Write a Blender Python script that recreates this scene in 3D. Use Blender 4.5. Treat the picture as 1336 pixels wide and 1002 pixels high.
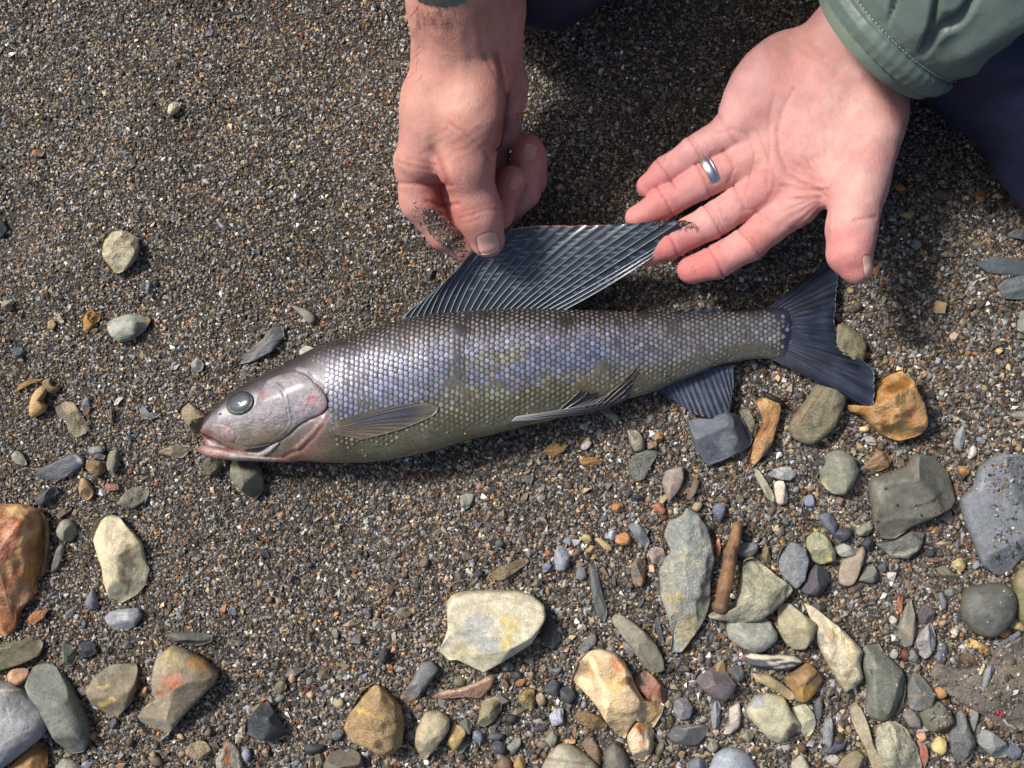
import bpy, math, random
import numpy as np
from mathutils import Vector

sc = bpy.context.scene
for o in list(bpy.data.objects):
    bpy.data.objects.remove(o)

# ------------------------------------------------------------------ camera, sky, sun, exposure
H = 0.75            # camera height in metres, looking straight down on the beach
S = 2000.0          # photo pixels per metre on the sand
cam = bpy.data.cameras.new('camera')
cam.sensor_width = 36.0
cam.lens = 36.0 * H / (1336.0 / S)
cam.clip_start = 0.02
cam.clip_end = 500.0
camo = bpy.data.objects.new('camera', cam)
camo.location = (0, 0, H)
sc.collection.objects.link(camo)
sc.camera = camo

SUN_EL, SUN_ROT = math.radians(45), math.radians(-58)   # sun stands up-left of the picture
world = bpy.data.worlds.new('World')
sc.world = world
world.use_nodes = True
wn = world.node_tree
bg = wn.nodes['Background']
sky = wn.nodes.new('ShaderNodeTexSky')
sky.sky_type = 'NISHITA'
sky.sun_disc = False
sky.sun_elevation = SUN_EL
sky.sun_rotation = SUN_ROT
sky.air_density = 1.0
sky.dust_density = 4.0
wn.links.new(sky.outputs[0], bg.inputs[0])
bg.inputs[1].default_value = 0.075
sun = bpy.data.lights.new('sun', 'SUN')
sun.energy = 2.9
sun.angle = math.radians(10)
sun.color = (1.0, 0.97, 0.93)
suno = bpy.data.objects.new('sun', sun)
sd = Vector((math.sin(SUN_ROT) * math.cos(SUN_EL), math.cos(SUN_ROT) * math.cos(SUN_EL), math.sin(SUN_EL)))
suno.rotation_euler = (-sd).to_track_quat('-Z', 'Y').to_euler()
suno.location = sd * 3
sc.collection.objects.link(suno)
sc.view_settings.view_transform = 'Standard'
sc.view_settings.look = 'None'
sc.view_settings.gamma = 1.0
sc.view_settings.use_curve_mapping = False
sc.view_settings.exposure = 0.84

# ------------------------------------------------------------------ helpers
rng = np.random.default_rng(7)

def W(px, py, zmm=0.0):
    """the point at height zmm (millimetres) that the camera sees at photo position px, py"""
    z = np.asarray(zmm, float) / 1000.0
    k = (H - z) / H / S
    return np.stack(np.broadcast_arrays((np.asarray(px, float) - 668) * k, (501 - np.asarray(py, float)) * k, z), -1)

def PX(V):
    k = H / (H - V[..., 2]) * S
    return 668 + V[..., 0] * k, 501 - V[..., 1] * k

def lin(c):
    c = np.asarray(c, float) / 255.0
    return np.where(c <= 0.04045, c / 12.92, ((c + 0.055) / 1.055) ** 2.4)

def sstep(a, b, x):
    t = np.clip((x - a) / (b - a), 0, 1)
    return t * t * (3 - 2 * t)

def _hash(i, j, k, s):
    h = (i * 374761393 + j * 668265263 + k * 2147483647 + s * 1274126177) & 0xFFFFFFFF
    h = ((h ^ (h >> 13)) * 1274126177) & 0xFFFFFFFF
    return ((h ^ (h >> 16)) & 0xFFFF) / 65535.0

def vn(P, seed=0):
    P = np.asarray(P, float)
    if P.shape[-1] == 2:
        P = np.concatenate([P, np.zeros(P.shape[:-1] + (1,))], -1)
    I = np.floor(P).astype(np.int64)
    F = P - I
    F = F * F * (3 - 2 * F)
    r = 0
    for a in (0, 1):
        for b in (0, 1):
            for c in (0, 1):
                w = (F[..., 0] if a else 1 - F[..., 0]) * (F[..., 1] if b else 1 - F[..., 1]) * (F[..., 2] if c else 1 - F[..., 2])
                r = r + w * _hash(I[..., 0] + a, I[..., 1] + b, I[..., 2] + c, seed)
    return r

def fbm(P, seed=0, o=3):
    r, a, t = 0, 1.0, 0
    P = np.asarray(P, float)
    for i in range(o):
        r = r + a * vn(P * 2 ** i, seed + 17 * i)
        t += a
        a *= .5
    return r / t

def polydist(px, py, pts):
    """distance in pixels to an open polyline, and the position along it 0..1"""
    best = np.full(np.shape(px), 1e9)
    pts = np.asarray(pts, float)
    for (x0, y0), (x1, y1) in zip(pts[:-1], pts[1:]):
        dx, dy = x1 - x0, y1 - y0
        t = np.clip(((px - x0) * dx + (py - y0) * dy) / (dx * dx + dy * dy + 1e-9), 0, 1)
        best = np.minimum(best, np.hypot(px - x0 - t * dx, py - y0 - t * dy))
    return best

def polysd(px, py, poly):
    """signed distance to a closed polygon, negative inside"""
    poly = np.asarray(poly, float)
    d = polydist(px, py, np.vstack([poly, poly[:1]]))
    ins = np.zeros(np.shape(px), bool)
    for (x0, y0), (x1, y1) in zip(poly, np.roll(poly, -1, 0)):
        c = ((y0 > py) != (y1 > py)) & (px < (x1 - x0) * (py - y0) / (y1 - y0 + 1e-12) + x0)
        ins ^= c
    return np.where(ins, -d, d)

def closed_curve(pts, n, w=.7):
    """n points along a smooth closed curve through pts"""
    P = np.asarray(pts, float)
    m = len(P)
    t = np.linspace(0, m, 24 * m, endpoint=False)
    i = np.floor(t).astype(int)
    f = (t - i)[:, None]
    a, b, c, d = P[(i - 1) % m], P[i % m], P[(i + 1) % m], P[(i + 2) % m]
    q = .5 * (2 * b + (c - a) * f + (2 * a - 5 * b + 4 * c - d) * f ** 2 + (3 * b - a - 3 * c + d) * f ** 3)
    q = w * q + (1 - w) * (b * (1 - f) + c * f)
    return q

def open_curve(pts, n):
    P = np.asarray(pts, float)
    P = np.vstack([2 * P[0] - P[1], P, 2 * P[-1] - P[-2]])
    m = len(P) - 3
    t = np.linspace(0, m, m * 24 + 1)
    i = np.minimum(np.floor(t).astype(int), m - 1)
    f = (t - i)[:, None]
    a, b, c, d = P[i], P[i + 1], P[i + 2], P[i + 3]
    q = .5 * (2 * b + (c - a) * f + (2 * a - 5 * b + 4 * c - d) * f ** 2 + (3 * b - a - 3 * c + d) * f ** 3)
    L = np.concatenate([[0], np.cumsum(np.linalg.norm(np.diff(q, axis=0), axis=1))])
    s = np.linspace(0, L[-1], n)
    return np.stack([np.interp(s, L, q[:, k]) for k in range(P.shape[1])], -1)

BASE = {}

def mesh_data(name, V, F, mat, col=None, smooth=True):
    me = bpy.data.meshes.new(name)
    if not isinstance(F, list):
        F = [F]
    F = [np.asarray(f, np.int32) for f in F if len(f)]
    me.vertices.add(len(V))
    me.vertices.foreach_set('co', np.ascontiguousarray(V, np.float32).ravel())
    tot = np.concatenate([np.full(len(f), f.shape[1], np.int32) for f in F])
    loops = np.concatenate([f.ravel() for f in F])
    me.loops.add(len(loops))
    me.loops.foreach_set('vertex_index', loops)
    me.polygons.add(len(tot))
    me.polygons.foreach_set('loop_start', np.concatenate([[0], np.cumsum(tot)[:-1]]).astype(np.int32))
    me.polygons.foreach_set('loop_total', tot)
    me.polygons.foreach_set('use_smooth', np.full(len(tot), smooth))
    if col is not None:
        at = me.color_attributes.new('Col', 'FLOAT_COLOR', 'POINT')
        c = np.ones((len(V), 4), np.float32)
        c[:, :3] = np.clip(col, 0, 1)
        at.data.foreach_set('color', c.ravel())
    me.materials.append(mat)
    me.update(calc_edges=True)
    return me

def mk(name, V, F, mat, parent=None, col=None, smooth=True, base=None, **props):
    V = np.asarray(V, float)
    if parent is not None:
        b = BASE[parent.name]
    elif base is not None:
        b = np.asarray(base, float)
    else:
        b = np.array([V[:, 0].mean(), V[:, 1].mean(), V[:, 2].min()])
    o = bpy.data.objects.new(name, mesh_data(name, V - b, F, mat, col, smooth))
    sc.collection.objects.link(o)
    if parent is not None:
        o.parent = parent
    else:
        o.location = b
    BASE[o.name] = b
    for k, v in props.items():
        o[k] = v
    return o

def empty(name, loc, **props):
    o = bpy.data.objects.new(name, None)
    o.empty_display_size = .02
    sc.collection.objects.link(o)
    o.location = loc
    BASE[o.name] = np.asarray(loc, float)
    for k, v in props.items():
        o[k] = v
    return o

def join(parts):
    """[(V, F, col)] -> one V, list of F, col"""
    V, F, C, n = [], [], [], 0
    for v, f, c in parts:
        V.append(v)
        for ff in (f if isinstance(f, list) else [f]):
            if len(ff):
                F.append(np.asarray(ff) + n)
        C.append(np.broadcast_to(c, (len(v), 3)))
        n += len(v)
    return np.vstack(V), F, np.vstack(C)

def gridfaces(nu, nv, closed_u=False):
    i = np.arange(nu if closed_u else nu - 1)
    j = np.arange(nv - 1)
    I, J = np.meshgrid(i, j, indexing='ij')
    I2 = (I + 1) % nu
    return np.stack([I * nv + J, I2 * nv + J, I2 * nv + J + 1, I * nv + J + 1], -1).reshape(-1, 4)

def tube(path, rad, n=8, caps=True):
    P = np.asarray(path, float)
    rad = np.broadcast_to(rad, len(P))
    T = np.gradient(P, axis=0)
    T /= np.linalg.norm(T, axis=1)[:, None] + 1e-12
    up = np.array([0, 0, 1.0]) if abs(T[:, 2]).max() < .95 else np.array([0.3, 1, 0.1])
    A = np.cross(T, up)
    A /= np.linalg.norm(A, axis=1)[:, None] + 1e-12
    B = np.cross(A, T)
    th = np.linspace(0, 2 * np.pi, n, endpoint=False)
    V = P[None] + rad[None, :, None] * (np.cos(th)[:, None, None] * A[None] + np.sin(th)[:, None, None] * B[None])
    V = V.reshape(-1, 3)
    m = len(P)
    F = [gridfaces(n, m, True)[:, ::-1]]
    if caps:
        V = np.vstack([V, P[:1], P[-1:]])
        a, b = n * m, n * m + 1
        k = np.arange(n)
        F.append(np.stack([np.full(n, a), k * m, ((k + 1) % n) * m], -1))
        F.append(np.stack([np.full(n, b), ((k + 1) % n) * m + m - 1, k * m + m - 1], -1))
    return V, F

# ------------------------------------------------------------------ materials
def material(name, rough=.6, spec=.5, attr=True, color=(.5, .5, .5), noise=None, bump=None, sss=None, metal=0, coat=0, extra=None):
    """noise = (scale, low, high): multiplies the base colour; bump = [(scale, strength, distance, (stretch xyz))]"""
    m = bpy.data.materials.new(name)
    m.use_nodes = True
    nt = m.node_tree
    N, L = nt.nodes, nt.links
    b = N['Principled BSDF']
    b.inputs['Roughness'].default_value = rough
    b.inputs['Specular IOR Level'].default_value = spec
    b.inputs['Metallic'].default_value = metal
    b.inputs['Coat Weight'].default_value = coat
    b.inputs['Coat Roughness'].default_value = .12
    tc = N.new('ShaderNodeTexCoord')
    if attr:
        a = N.new('ShaderNodeAttribute')
        a.attribute_name = 'Col'
        c = a.outputs['Color']
    else:
        r = N.new('ShaderNodeRGB')
        r.outputs[0].default_value = (*color, 1)
        c = r.outputs[0]
    for (s, lo, hi) in (noise or []):
        t = N.new('ShaderNodeTexNoise')
        t.inputs['Scale'].default_value = s
        t.inputs['Detail'].default_value = 4
        t.inputs['Roughness'].default_value = .65
        L.new(tc.outputs['Object'], t.inputs['Vector'])
        mr = N.new('ShaderNodeMapRange')
        mr.inputs['From Min'].default_value = .3
        mr.inputs['From Max'].default_value = .7
        mr.inputs['To Min'].default_value = lo
        mr.inputs['To Max'].default_value = hi
        L.new(t.outputs['Fac'], mr.inputs['Value'])
        mx = N.new('ShaderNodeMix')
        mx.data_type = 'RGBA'
        mx.blend_type = 'MULTIPLY'
        mx.inputs['Factor'].default_value = 1
        L.new(c, mx.inputs['A'])
        L.new(mr.outputs['Result'], mx.inputs['B'])
        c = mx.outputs['Result']
    L.new(c, b.inputs['Base Color'])
    prev = None
    for (s, st, dist, stretch) in (bump or []):
        mp = N.new('ShaderNodeMapping')
        mp.inputs['Scale'].default_value = stretch
        L.new(tc.outputs['Object'], mp.inputs['Vector'])
        t = N.new('ShaderNodeTexNoise')
        t.inputs['Scale'].default_value = s
        t.inputs['Detail'].default_value = 5
        t.inputs['Roughness'].default_value = .6
        L.new(mp.outputs[0], t.inputs['Vector'])
        bp = N.new('ShaderNodeBump')
        bp.inputs['Strength'].default_value = st
        bp.inputs['Distance'].default_value = dist
        L.new(t.outputs['Fac'], bp.inputs['Height'])
        if prev is not None:
            L.new(prev, bp.inputs['Normal'])
        prev = bp.outputs['Normal']
    if prev is not None:
        L.new(prev, b.inputs['Normal'])
    if sss:
        b.inputs['Subsurface Weight'].default_value = sss
        b.inputs['Subsurface Radius'].default_value = (1.0, .35, .2)
        b.inputs['Subsurface Scale'].default_value = .0028
    return m

M = {}
I3 = (1, 1, 1)
M['s'] = material('stone_smooth', .6, .4, noise=[(200, .78, 1.2), (900, .78, 1.2), (2600, .68, 1.3)], bump=[(300, .6, .0010, I3), (1400, .6, .0005, I3)])
M['r'] = material('stone_rough', .75, .35, noise=[(220, .72, 1.2), (900, .66, 1.28), (2600, .6, 1.36)], bump=[(240, .9, .0018, I3), (1000, .9, .0009, I3)])
M['l'] = material('stone_slate', .5, .45, noise=[(300, .82, 1.15), (1100, .78, 1.2), (2600, .72, 1.25)], bump=[(300, .6, .0009, (1, 4, 1)), (1200, .6, .0005, I3)])
M['q'] = material('stone_quartz', .38, .5, noise=[(160, .78, 1.15), (700, .8, 1.14), (2200, .85, 1.12)], bump=[(150, .9, .0024, I3), (700, .7, .0008, I3)])
M['grain'] = material('grit', .48, .4)
M['sand'] = material('wet_sand', .8, .3, attr=False, color=tuple(lin((66, 60, 53))), noise=[(700, .35, 1.5), (2500, .5, 1.4)], bump=[(900, 1, .002, I3)])
M['skin'] = material('skin', .54, .32, noise=[(130, .94, 1.05), (700, .95, 1.05)], bump=[(600, .45, .0008, (1, .45, 1)), (1500, .6, .0006, I3), (3200, .6, .0004, I3)], sss=.22)
M['nail'] = material('fingernail', .28, .5, sss=.15)
M['fish'] = material('fish_skin', .34, .5, noise=[(420, .7, 1.24), (1200, .55, 1.42)], bump=[(1500, .45, .0004, I3)], coat=.25)
M['gill'] = material('fish_cheek', .42, .45, noise=[(200, .78, 1.15), (900, .82, 1.15)], bump=[(160, .8, .0022, I3), (900, .4, .0004, I3)], coat=.08)
M['scale'] = material('fish_scale', .44, .45, metal=.15, coat=.15, noise=[(900, .8, 1.2)])
M['fin'] = material('fish_fin', .48, .4, noise=[(700, .75, 1.25)], bump=[(1500, .4, .0004, I3)], coat=.25)
M['eye'] = material('fish_eye', .2, .5, coat=.35)
M['nylon'] = material('jacket_nylon', .46, .4, noise=[(60, .9, 1.08)], bump=[(70, .25, .004, I3), (4000, .3, .0001, I3)])
M['trouser'] = material('trouser_cloth', .6, .35, noise=[(50, .85, 1.1)], bump=[(40, .3, .006, I3), (5000, .3, .0001, I3)])
M['metal'] = material('ring_metal', .38, .5, metal=1.0, noise=[(900, .8, 1.1)], bump=[(1500, .3, .0002, I3)])
M['wood'] = material('driftwood', .55, .4, noise=[(300, .75, 1.2)], bump=[(500, .7, .0008, I3)])
M['hair'] = material('dark_hair', .4, .5, attr=False, color=(.02, .015, .012))
# ------------------------------------------------------------------ the beach
DENTS = [(360, 25, 60, 4), (435, 85, 45, 3.5), (300, 10, 50, 2.5), (5, 300, 45, 5), (500, 640, 120, 2.5), (1240, 560, 40, 3), (330, 300, 90, -2.0), (180, 180, 110, -2.0), (560, 720, 120, -1.5), (430, 260, 30, 1.8), (250, 560, 70, -1)]

def ground_z(x, y):
    P = np.stack([np.asarray(x, float), np.asarray(y, float)], -1)
    z = (fbm(P * 11, 3) - .5) * .009 + (fbm(P * 45, 5, 2) - .5) * .003
    px, py = 668 + P[..., 0] * S, 501 - P[..., 1] * S
    for (dx, dy, r, d) in DENTS:
        z = z - 2.0 * d / 1000 * np.exp(-((px - dx) ** 2 + (py - dy) ** 2) / r ** 2)
    z = z * (1 - sstep(.336, .373, np.abs(P[..., 0]))) * (1 - sstep(.253, .286, np.abs(P[..., 1])))
    return z - .0015

core = np.arange(-.62, .6201, .007)
far = np.geomspace(.66, 120, 34)
gx = np.concatenate([-far[::-1], core, far])
GX, GY = np.meshgrid(gx, gx, indexing='ij')
GV = np.stack([GX, GY, ground_z(GX, GY)], -1).reshape(-1, 3)
mk('ground', GV, gridfaces(len(gx), len(gx)), M['sand'], base=(0, 0, 0), kind='structure', label='dark wet coarse sand of the river beach under everything', category='beach')

GRAIN_COLS = np.array([(66, 63, 61), (92, 90, 88), (116, 115, 115), (146, 145, 143), (108, 94, 78), (146, 128, 104), (172, 150, 116), (162, 114, 72), (130, 133, 142), (184, 186, 190), (220, 216, 208), (80, 71, 61), (134, 86, 66)], float)
GRAIN_W = np.array([.17, .18, .12, .07, .125, .10, .055, .024, .045, .02, .012, .13, .010])
GRAIN_W /= GRAIN_W.sum()

def coarse(px, py):
    """0 in the fine sand at the top left, 1 in the shingle at the bottom right"""
    return sstep(520, 1000, .45 * px + .75 * py) * .8 + .2 * sstep(650, 1000, py)

ICO = [(0, .851, .526), (0, .851, -.526), (0, -.851, .526), (0, -.851, -.526), (.851, .526, 0), (.851, -.526, 0), (-.851, .526, 0), (-.851, -.526, 0), (.526, 0, .851), (-.526, 0, .851), (.526, 0, -.851), (-.526, 0, -.851)]
ICO_F = [(0, 8, 4), (0, 4, 1), (0, 1, 6), (0, 6, 9), (0, 9, 8), (3, 2, 7), (3, 7, 11), (3, 11, 10), (3, 10, 5), (3, 5, 2), (8, 2, 5), (8, 5, 4), (4, 5, 10), (4, 10, 1), (1, 10, 11), (1, 11, 6), (6, 11, 7), (6, 7, 9), (9, 7, 2), (9, 2, 8)]

# four-sided chips, open underneath where they sit in the bed
CHIP = [(1, 0, -.1), (0, 1.05, -.1), (-1, 0, -.1), (0, -1.05, -.1), (0, 0, .9)]
CHIP_F = [(0, 1, 4), (1, 2, 4), (2, 3, 4), (3, 0, 4)]

def grains(n, xr, yr, size_fn, zlift=0, pts=None, round_=False, chip=False):
    if pts is None:
        x = rng.uniform(*xr, n)
        y = rng.uniform(*yr, n)
        z = ground_z(x, y)
    else:
        x, y, z = pts.T
        n = len(x)
    r = size_fn(668 + x * S, 501 - y * S, n)
    O = np.array(CHIP if chip else ICO) if (round_ or chip) else np.array([(1, 0, 0), (0, 1, 0), (-1, 0, 0), (0, -1, 0), (0, 0, 1), (0, 0, -1)], float)
    nv = len(O)
    V = np.repeat(O[None], n, 0) * (1 + rng.uniform(-.28, .28, (n, nv, 3)) * (.6 if round_ else 1))
    V = V + rng.uniform(-.22, .22, (n, nv, 3)) * (.4 if round_ else 1)
    ax = np.stack([rng.uniform(.85, 1.35, n), rng.uniform(.6, 1.0, n), rng.uniform(.35, .8, n)], -1)
    V = V * (ax * r[:, None])[:, None]
    a, t, u = rng.uniform(0, 2 * np.pi, n), rng.normal(0, .42, n), rng.normal(0, .42, n)
    ca, sa, ct, st, cu, su = np.cos(a), np.sin(a), np.cos(t), np.sin(t), np.cos(u), np.sin(u)
    o, e = np.zeros(n), np.ones(n)
    Ra = np.stack([ca, -sa, o, sa, ca, o, o, o, e], -1).reshape(n, 3, 3)
    Rt = np.stack([e, o, o, o, ct, -st, o, st, ct], -1).reshape(n, 3, 3)
    Ru = np.stack([cu, o, su, o, e, o, -su, o, cu], -1).reshape(n, 3, 3)
    V = np.einsum('nij,nkj->nki', Ra @ Rt @ Ru, V)
    zz = z + zlift + r * rng.uniform(-.25, .55, n)
    V += np.stack([x, y, zz], -1)[:, None]
    F = np.array(CHIP_F if chip else ICO_F) if (round_ or chip) else np.array([(0, 1, 4), (1, 2, 4), (2, 3, 4), (3, 0, 4), (1, 0, 5), (2, 1, 5), (3, 2, 5), (0, 3, 5)])
    F = (F[None] + nv * np.arange(n)[:, None, None]).reshape(-1, 3)
    c = lin(GRAIN_COLS)[rng.choice(len(GRAIN_COLS), n, p=GRAIN_W)] * np.exp(rng.normal(-.04, .30, (n, 1))) * GRAIN_K * np.array([1.03, 1.0, .94]) * (.80 + .40 * fbm(np.stack([x, y], -1) * 14, 91, 3))[:, None]
    return V.reshape(-1, 3), F, np.repeat(c, nv, 0)

GRAIN_K = .80

def size_main(px, py, n):
    c = coarse(px, py)
    return (.00098 + .00022 * c) * np.exp(rng.normal(0, .30 + .12 * c, n))

gv, gf, gc = grains(330000, (-.375, .375), (-.288, .288), size_main, chip=True)
mk('sand_grains', gv, gf, M['grain'], base=(0, 0, 0), col=gc, smooth=False, kind='stuff', label='loose grit of grey, tan and white sand grains covering the beach', category='sand')

def size_big(px, py, n):
    c = coarse(px, py)
    return (.0015 + .0009 * c) * np.exp(rng.normal(0, .25, n))

bx, by = rng.uniform(-.37, .37, 14000), rng.uniform(-.29, .29, 14000)
keep = rng.random(14000) < .03 + .45 * coarse(668 + bx * S, 501 - by * S) ** 2
bx, by = bx[keep], by[keep]
gv, gf, gc = grains(0, None, None, size_big, pts=np.stack([bx, by, ground_z(bx, by)], -1), round_=True)
mk('fine_gravel', gv, gf, M['s'], base=(0, 0, 0), col=gc, smooth=True, kind='stuff', label='fine angular gravel lying loose among the sand grains', category='gravel')

# the same grit goes on all round the picture: one flat tile of it, repeated by geometry nodes on a 3 x 3 grid without its middle
_gz = ground_z
ground_z = lambda x, y: np.zeros_like(np.asarray(x, float)) - .0015
gv, gf, gc = grains(80000, (-.375, .375), (-.288, .288), lambda px, py, n: .00145 * np.exp(rng.normal(0, .3, n)), chip=True)
ground_z = _gz
outer = mk('outer_sand_grains', gv, gf, M['grain'], base=(0, 0, 0), col=gc, smooth=False, kind='stuff', label='loose grit of the beach going on beyond the shingle on every side', category='sand')
ng = bpy.data.node_groups.new('repeat_tile', 'GeometryNodeTree')
ng.interface.new_socket('Geometry', in_out='INPUT', socket_type='NodeSocketGeometry')
ng.interface.new_socket('Geometry', in_out='OUTPUT', socket_type='NodeSocketGeometry')
gi, go = ng.nodes.new('NodeGroupInput'), ng.nodes.new('NodeGroupOutput')
gti = ng.nodes.new('GeometryNodeGeometryToInstance')
gr = ng.nodes.new('GeometryNodeMeshGrid')
gr.inputs['Size X'].default_value, gr.inputs['Size Y'].default_value = 1.5, 1.152
gr.inputs['Vertices X'].default_value = gr.inputs['Vertices Y'].default_value = 3
ix = ng.nodes.new('GeometryNodeInputIndex')
ne = ng.nodes.new('FunctionNodeCompare')
ne.data_type, ne.operation = 'INT', 'NOT_EQUAL'
ne.inputs[3].default_value = 4
iop = ng.nodes.new('GeometryNodeInstanceOnPoints')
ng.links.new(gi.outputs[0], gti.inputs[0])
ng.links.new(gr.outputs['Mesh'], iop.inputs['Points'])
ng.links.new(ix.outputs[0], ne.inputs[2])
ng.links.new(ne.outputs[0], iop.inputs['Selection'])
ng.links.new(gti.outputs[0], iop.inputs['Instance'])
ng.links.new(iop.outputs[0], go.inputs[0])
outer.modifiers.new('repeat_tile', 'NODES').node_group = ng
# ------------------------------------------------------------------ the person: hands, arms, body, jacket, trousers
def seg(P, a, b, ra, rb):
    ab = b - a
    t = np.clip(((P - a) @ ab) / (ab @ ab + 1e-12), 0, 1)
    return np.sqrt(((P - a - t[..., None] * ab) ** 2).sum(-1)) - (ra + (rb - ra) * t)

def ellip(P, c, ax, r):
    """ellipsoid with axis directions ax (3x3 rows) and radii r"""
    q = (P - c) @ np.asarray(ax).T
    k0 = np.sqrt(((q / r) ** 2).sum(-1))
    k1 = np.sqrt(((q / np.square(r)) ** 2).sum(-1)) + 1e-9
    return k0 * (k0 - 1) / k1

def smin(a, b, k):
    h = np.clip(k - np.abs(a - b), 0, None) / k
    return np.minimum(a, b) - h * h * k * .25

def zr(z):
    return (H - z / 1000.0) / H / S

def chain(P, pts, k=.003):
    d = None
    for (x0, y0, z0, r0), (x1, y1, z1, r1) in zip(pts[:-1], pts[1:]):
        s = seg(P, W(x0, y0, z0), W(x1, y1, z1), r0 * zr(z0), r1 * zr(z1))
        d = s if d is None else smin(d, s, k)
    return d

def surface_net(F, o, h):
    s = F < 0
    nx, ny, nz = F.shape
    cnt = np.zeros((nx - 1, ny - 1, nz - 1), np.int8)
    for a in (0, 1):
        for b in (0, 1):
            for c in (0, 1):
                cnt += s[a:nx - 1 + a, b:ny - 1 + b, c:nz - 1 + c]
    mixed = (cnt > 0) & (cnt < 8)
    idx = np.full(mixed.shape, -1, np.int64)
    C = np.argwhere(mixed)
    idx[mixed] = np.arange(len(C))
    acc, num = np.zeros((len(C), 3)), np.zeros(len(C))
    corners = [(a, b, c) for a in (0, 1) for b in (0, 1) for c in (0, 1)]
    for p in corners:
        for ax in range(3):
            if p[ax] == 0:
                q = list(p)
                q[ax] = 1
                fa = F[C[:, 0] + p[0], C[:, 1] + p[1], C[:, 2] + p[2]]
                fb = F[C[:, 0] + q[0], C[:, 1] + q[1], C[:, 2] + q[2]]
                m = (fa < 0) != (fb < 0)
                t = np.where(m, fa / np.where(m, fa - fb, 1), 0)
                e = np.array(p, float)[None] + np.zeros((len(C), 3))
                e[:, ax] += t
                acc[m] += e[m]
                num[m] += 1
    V = o + h * (C + acc / num[:, None])
    quads = []
    for ax in range(3):
        u, v = [(1, 2), (2, 0), (0, 1)][ax]
        sl0, sl1 = [slice(None)] * 3, [slice(None)] * 3
        sl0[ax], sl1[ax] = slice(0, -1), slice(1, None)
        a, b = s[tuple(sl0)], s[tuple(sl1)]
        for flag in (True, False):
            E = np.argwhere((a != b) & (a == flag))
            ok = (E[:, u] > 0) & (E[:, v] > 0) & (E[:, u] < F.shape[u] - 1) & (E[:, v] < F.shape[v] - 1)
            E = E[ok]
            def cell(du, dv):
                q = E.copy()
                q[:, u] -= du
                q[:, v] -= dv
                return idx[q[:, 0], q[:, 1], q[:, 2]]
            Q = np.stack([cell(1, 1), cell(0, 1), cell(0, 0), cell(1, 0)], -1)
            quads.append(Q if flag else Q[:, ::-1])
    return V, np.vstack(quads)

def mesh_sdf(fn, lo, hi, h, B=8):
    """surface of fn < 0; only blocks of B cells near the surface are sampled finely"""
    lo, hi = np.asarray(lo, float), np.asarray(hi, float)
    nb = np.ceil((hi - lo) / (h * B)).astype(int) + 1
    ctr = np.stack(np.meshgrid(*[lo[k] + h * B * (np.arange(nb[k]) + .5) for k in range(3)], indexing='ij'), -1)
    dc = fn(ctr)
    out = np.repeat(np.repeat(np.repeat(dc, B, 0), B, 1), B, 2).astype(np.float32)
    near = np.argwhere(np.abs(dc) < h * B * .87 * 1.25 + .0035)
    q = np.arange(B)
    off = np.stack(np.meshgrid(q, q, q, indexing='ij'), -1)
    for i in range(0, len(near), 400):
        nn = near[i:i + 400]
        G = nn[:, None, None, None, :] * B + off[None]
        d = fn(lo + h * G)
        out[G[..., 0], G[..., 1], G[..., 2]] = d
    return surface_net(out, lo, h)

def groove(px, py, pts, w, depth):
    d = polydist(px, py, pts)
    return depth * .001 * np.exp(-(d / w) ** 2)

# ---- left hand of the person (palm up, on the sand)
FING_B = [
    [(958, 170, 24, 25), (908, 198, 23, 21.5), (868, 226, 20, 20), (846, 243, 17, 16)],
    [(975, 210, 25, 25), (918, 236, 25, 22), (868, 264, 22, 20.5), (832, 285, 19, 17)],
    [(992, 250, 26, 26), (930, 288, 26, 22.5), (876, 316, 23, 21), (845, 331, 20, 17)],
    [(1036, 268, 28, 27), (978, 317, 30, 23), (934, 342, 28, 21.5), (902, 352, 25, 18.5)],
]
THUMB_B = [(1138, 150, 38, 46), (1120, 240, 45, 37), (1111, 300, 49, 31), (1109, 330, 49, 28), (1117, 350, 47, 20.5)]
UPB = 20
FING_B = [[(x, y, z + UPB * f, r) for (x, y, z, r), f in zip(fg, (1, .9, .75, .6))] for fg in FING_B]
THUMB_B = [(x, y, z + UPB + k * 2, r) for k, (x, y, z, r) in enumerate(THUMB_B)]

CREASE_B = [  # palm lines: points, width px, depth mm
    ([(1076, 252), (1048, 240), (1027, 226), (1016, 200), (1014, 170)], 2.4, .7),
    ([(1014, 170), (1022, 140), (1036, 115)], 2.4, .35),
    ([(966, 275), (985, 272), (1003, 260), (1012, 235), (1000, 200), (988, 170)], 1.8, .35),
    ([(940, 172), (958, 168), (975, 175), (985, 200), (978, 235), (970, 262)], 1.8, .4),
    ([(1000, 245), (1004, 200), (1003, 150), (1012, 120)], 1.6, .3),
    ([(1080, 247), (1050, 248), (1020, 243)], 2.0, .6),
    ([(1078, 256), (1052, 260), (1028, 258)], 1.8, .5),
    ([(1074, 240), (1055, 228), (1040, 214)], 1.6, .45),
    ([(1070, 234), (1056, 215), (1047, 196)], 1.5, .35),
    ([(1080, 250), (1100, 215), (1130, 195)], 2.0, .3),
    ([(1030, 110), (1050, 130), (1062, 160)], 2.0, .25),
    ([(1115, 287), (1142, 283)], 2.2, .7),
    ([(1090, 292), (1115, 292)], 2.0, .3),
    ([(1040, 60), (1060, 80), (1075, 110)], 3.5, .15),
    ([(1052, 52), (1072, 76), (1090, 100)], 3.5, .15),
    ([(935, 146), (945, 165), (962, 188)], 2.0, .5),
    ([(944, 196), (958, 218), (950, 238)], 2.0, .5),
    ([(958, 244), (972, 272)], 2.0, .6),
    ([(985, 275), (1012, 290), (1040, 300)], 2.0, .35),
]

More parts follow.
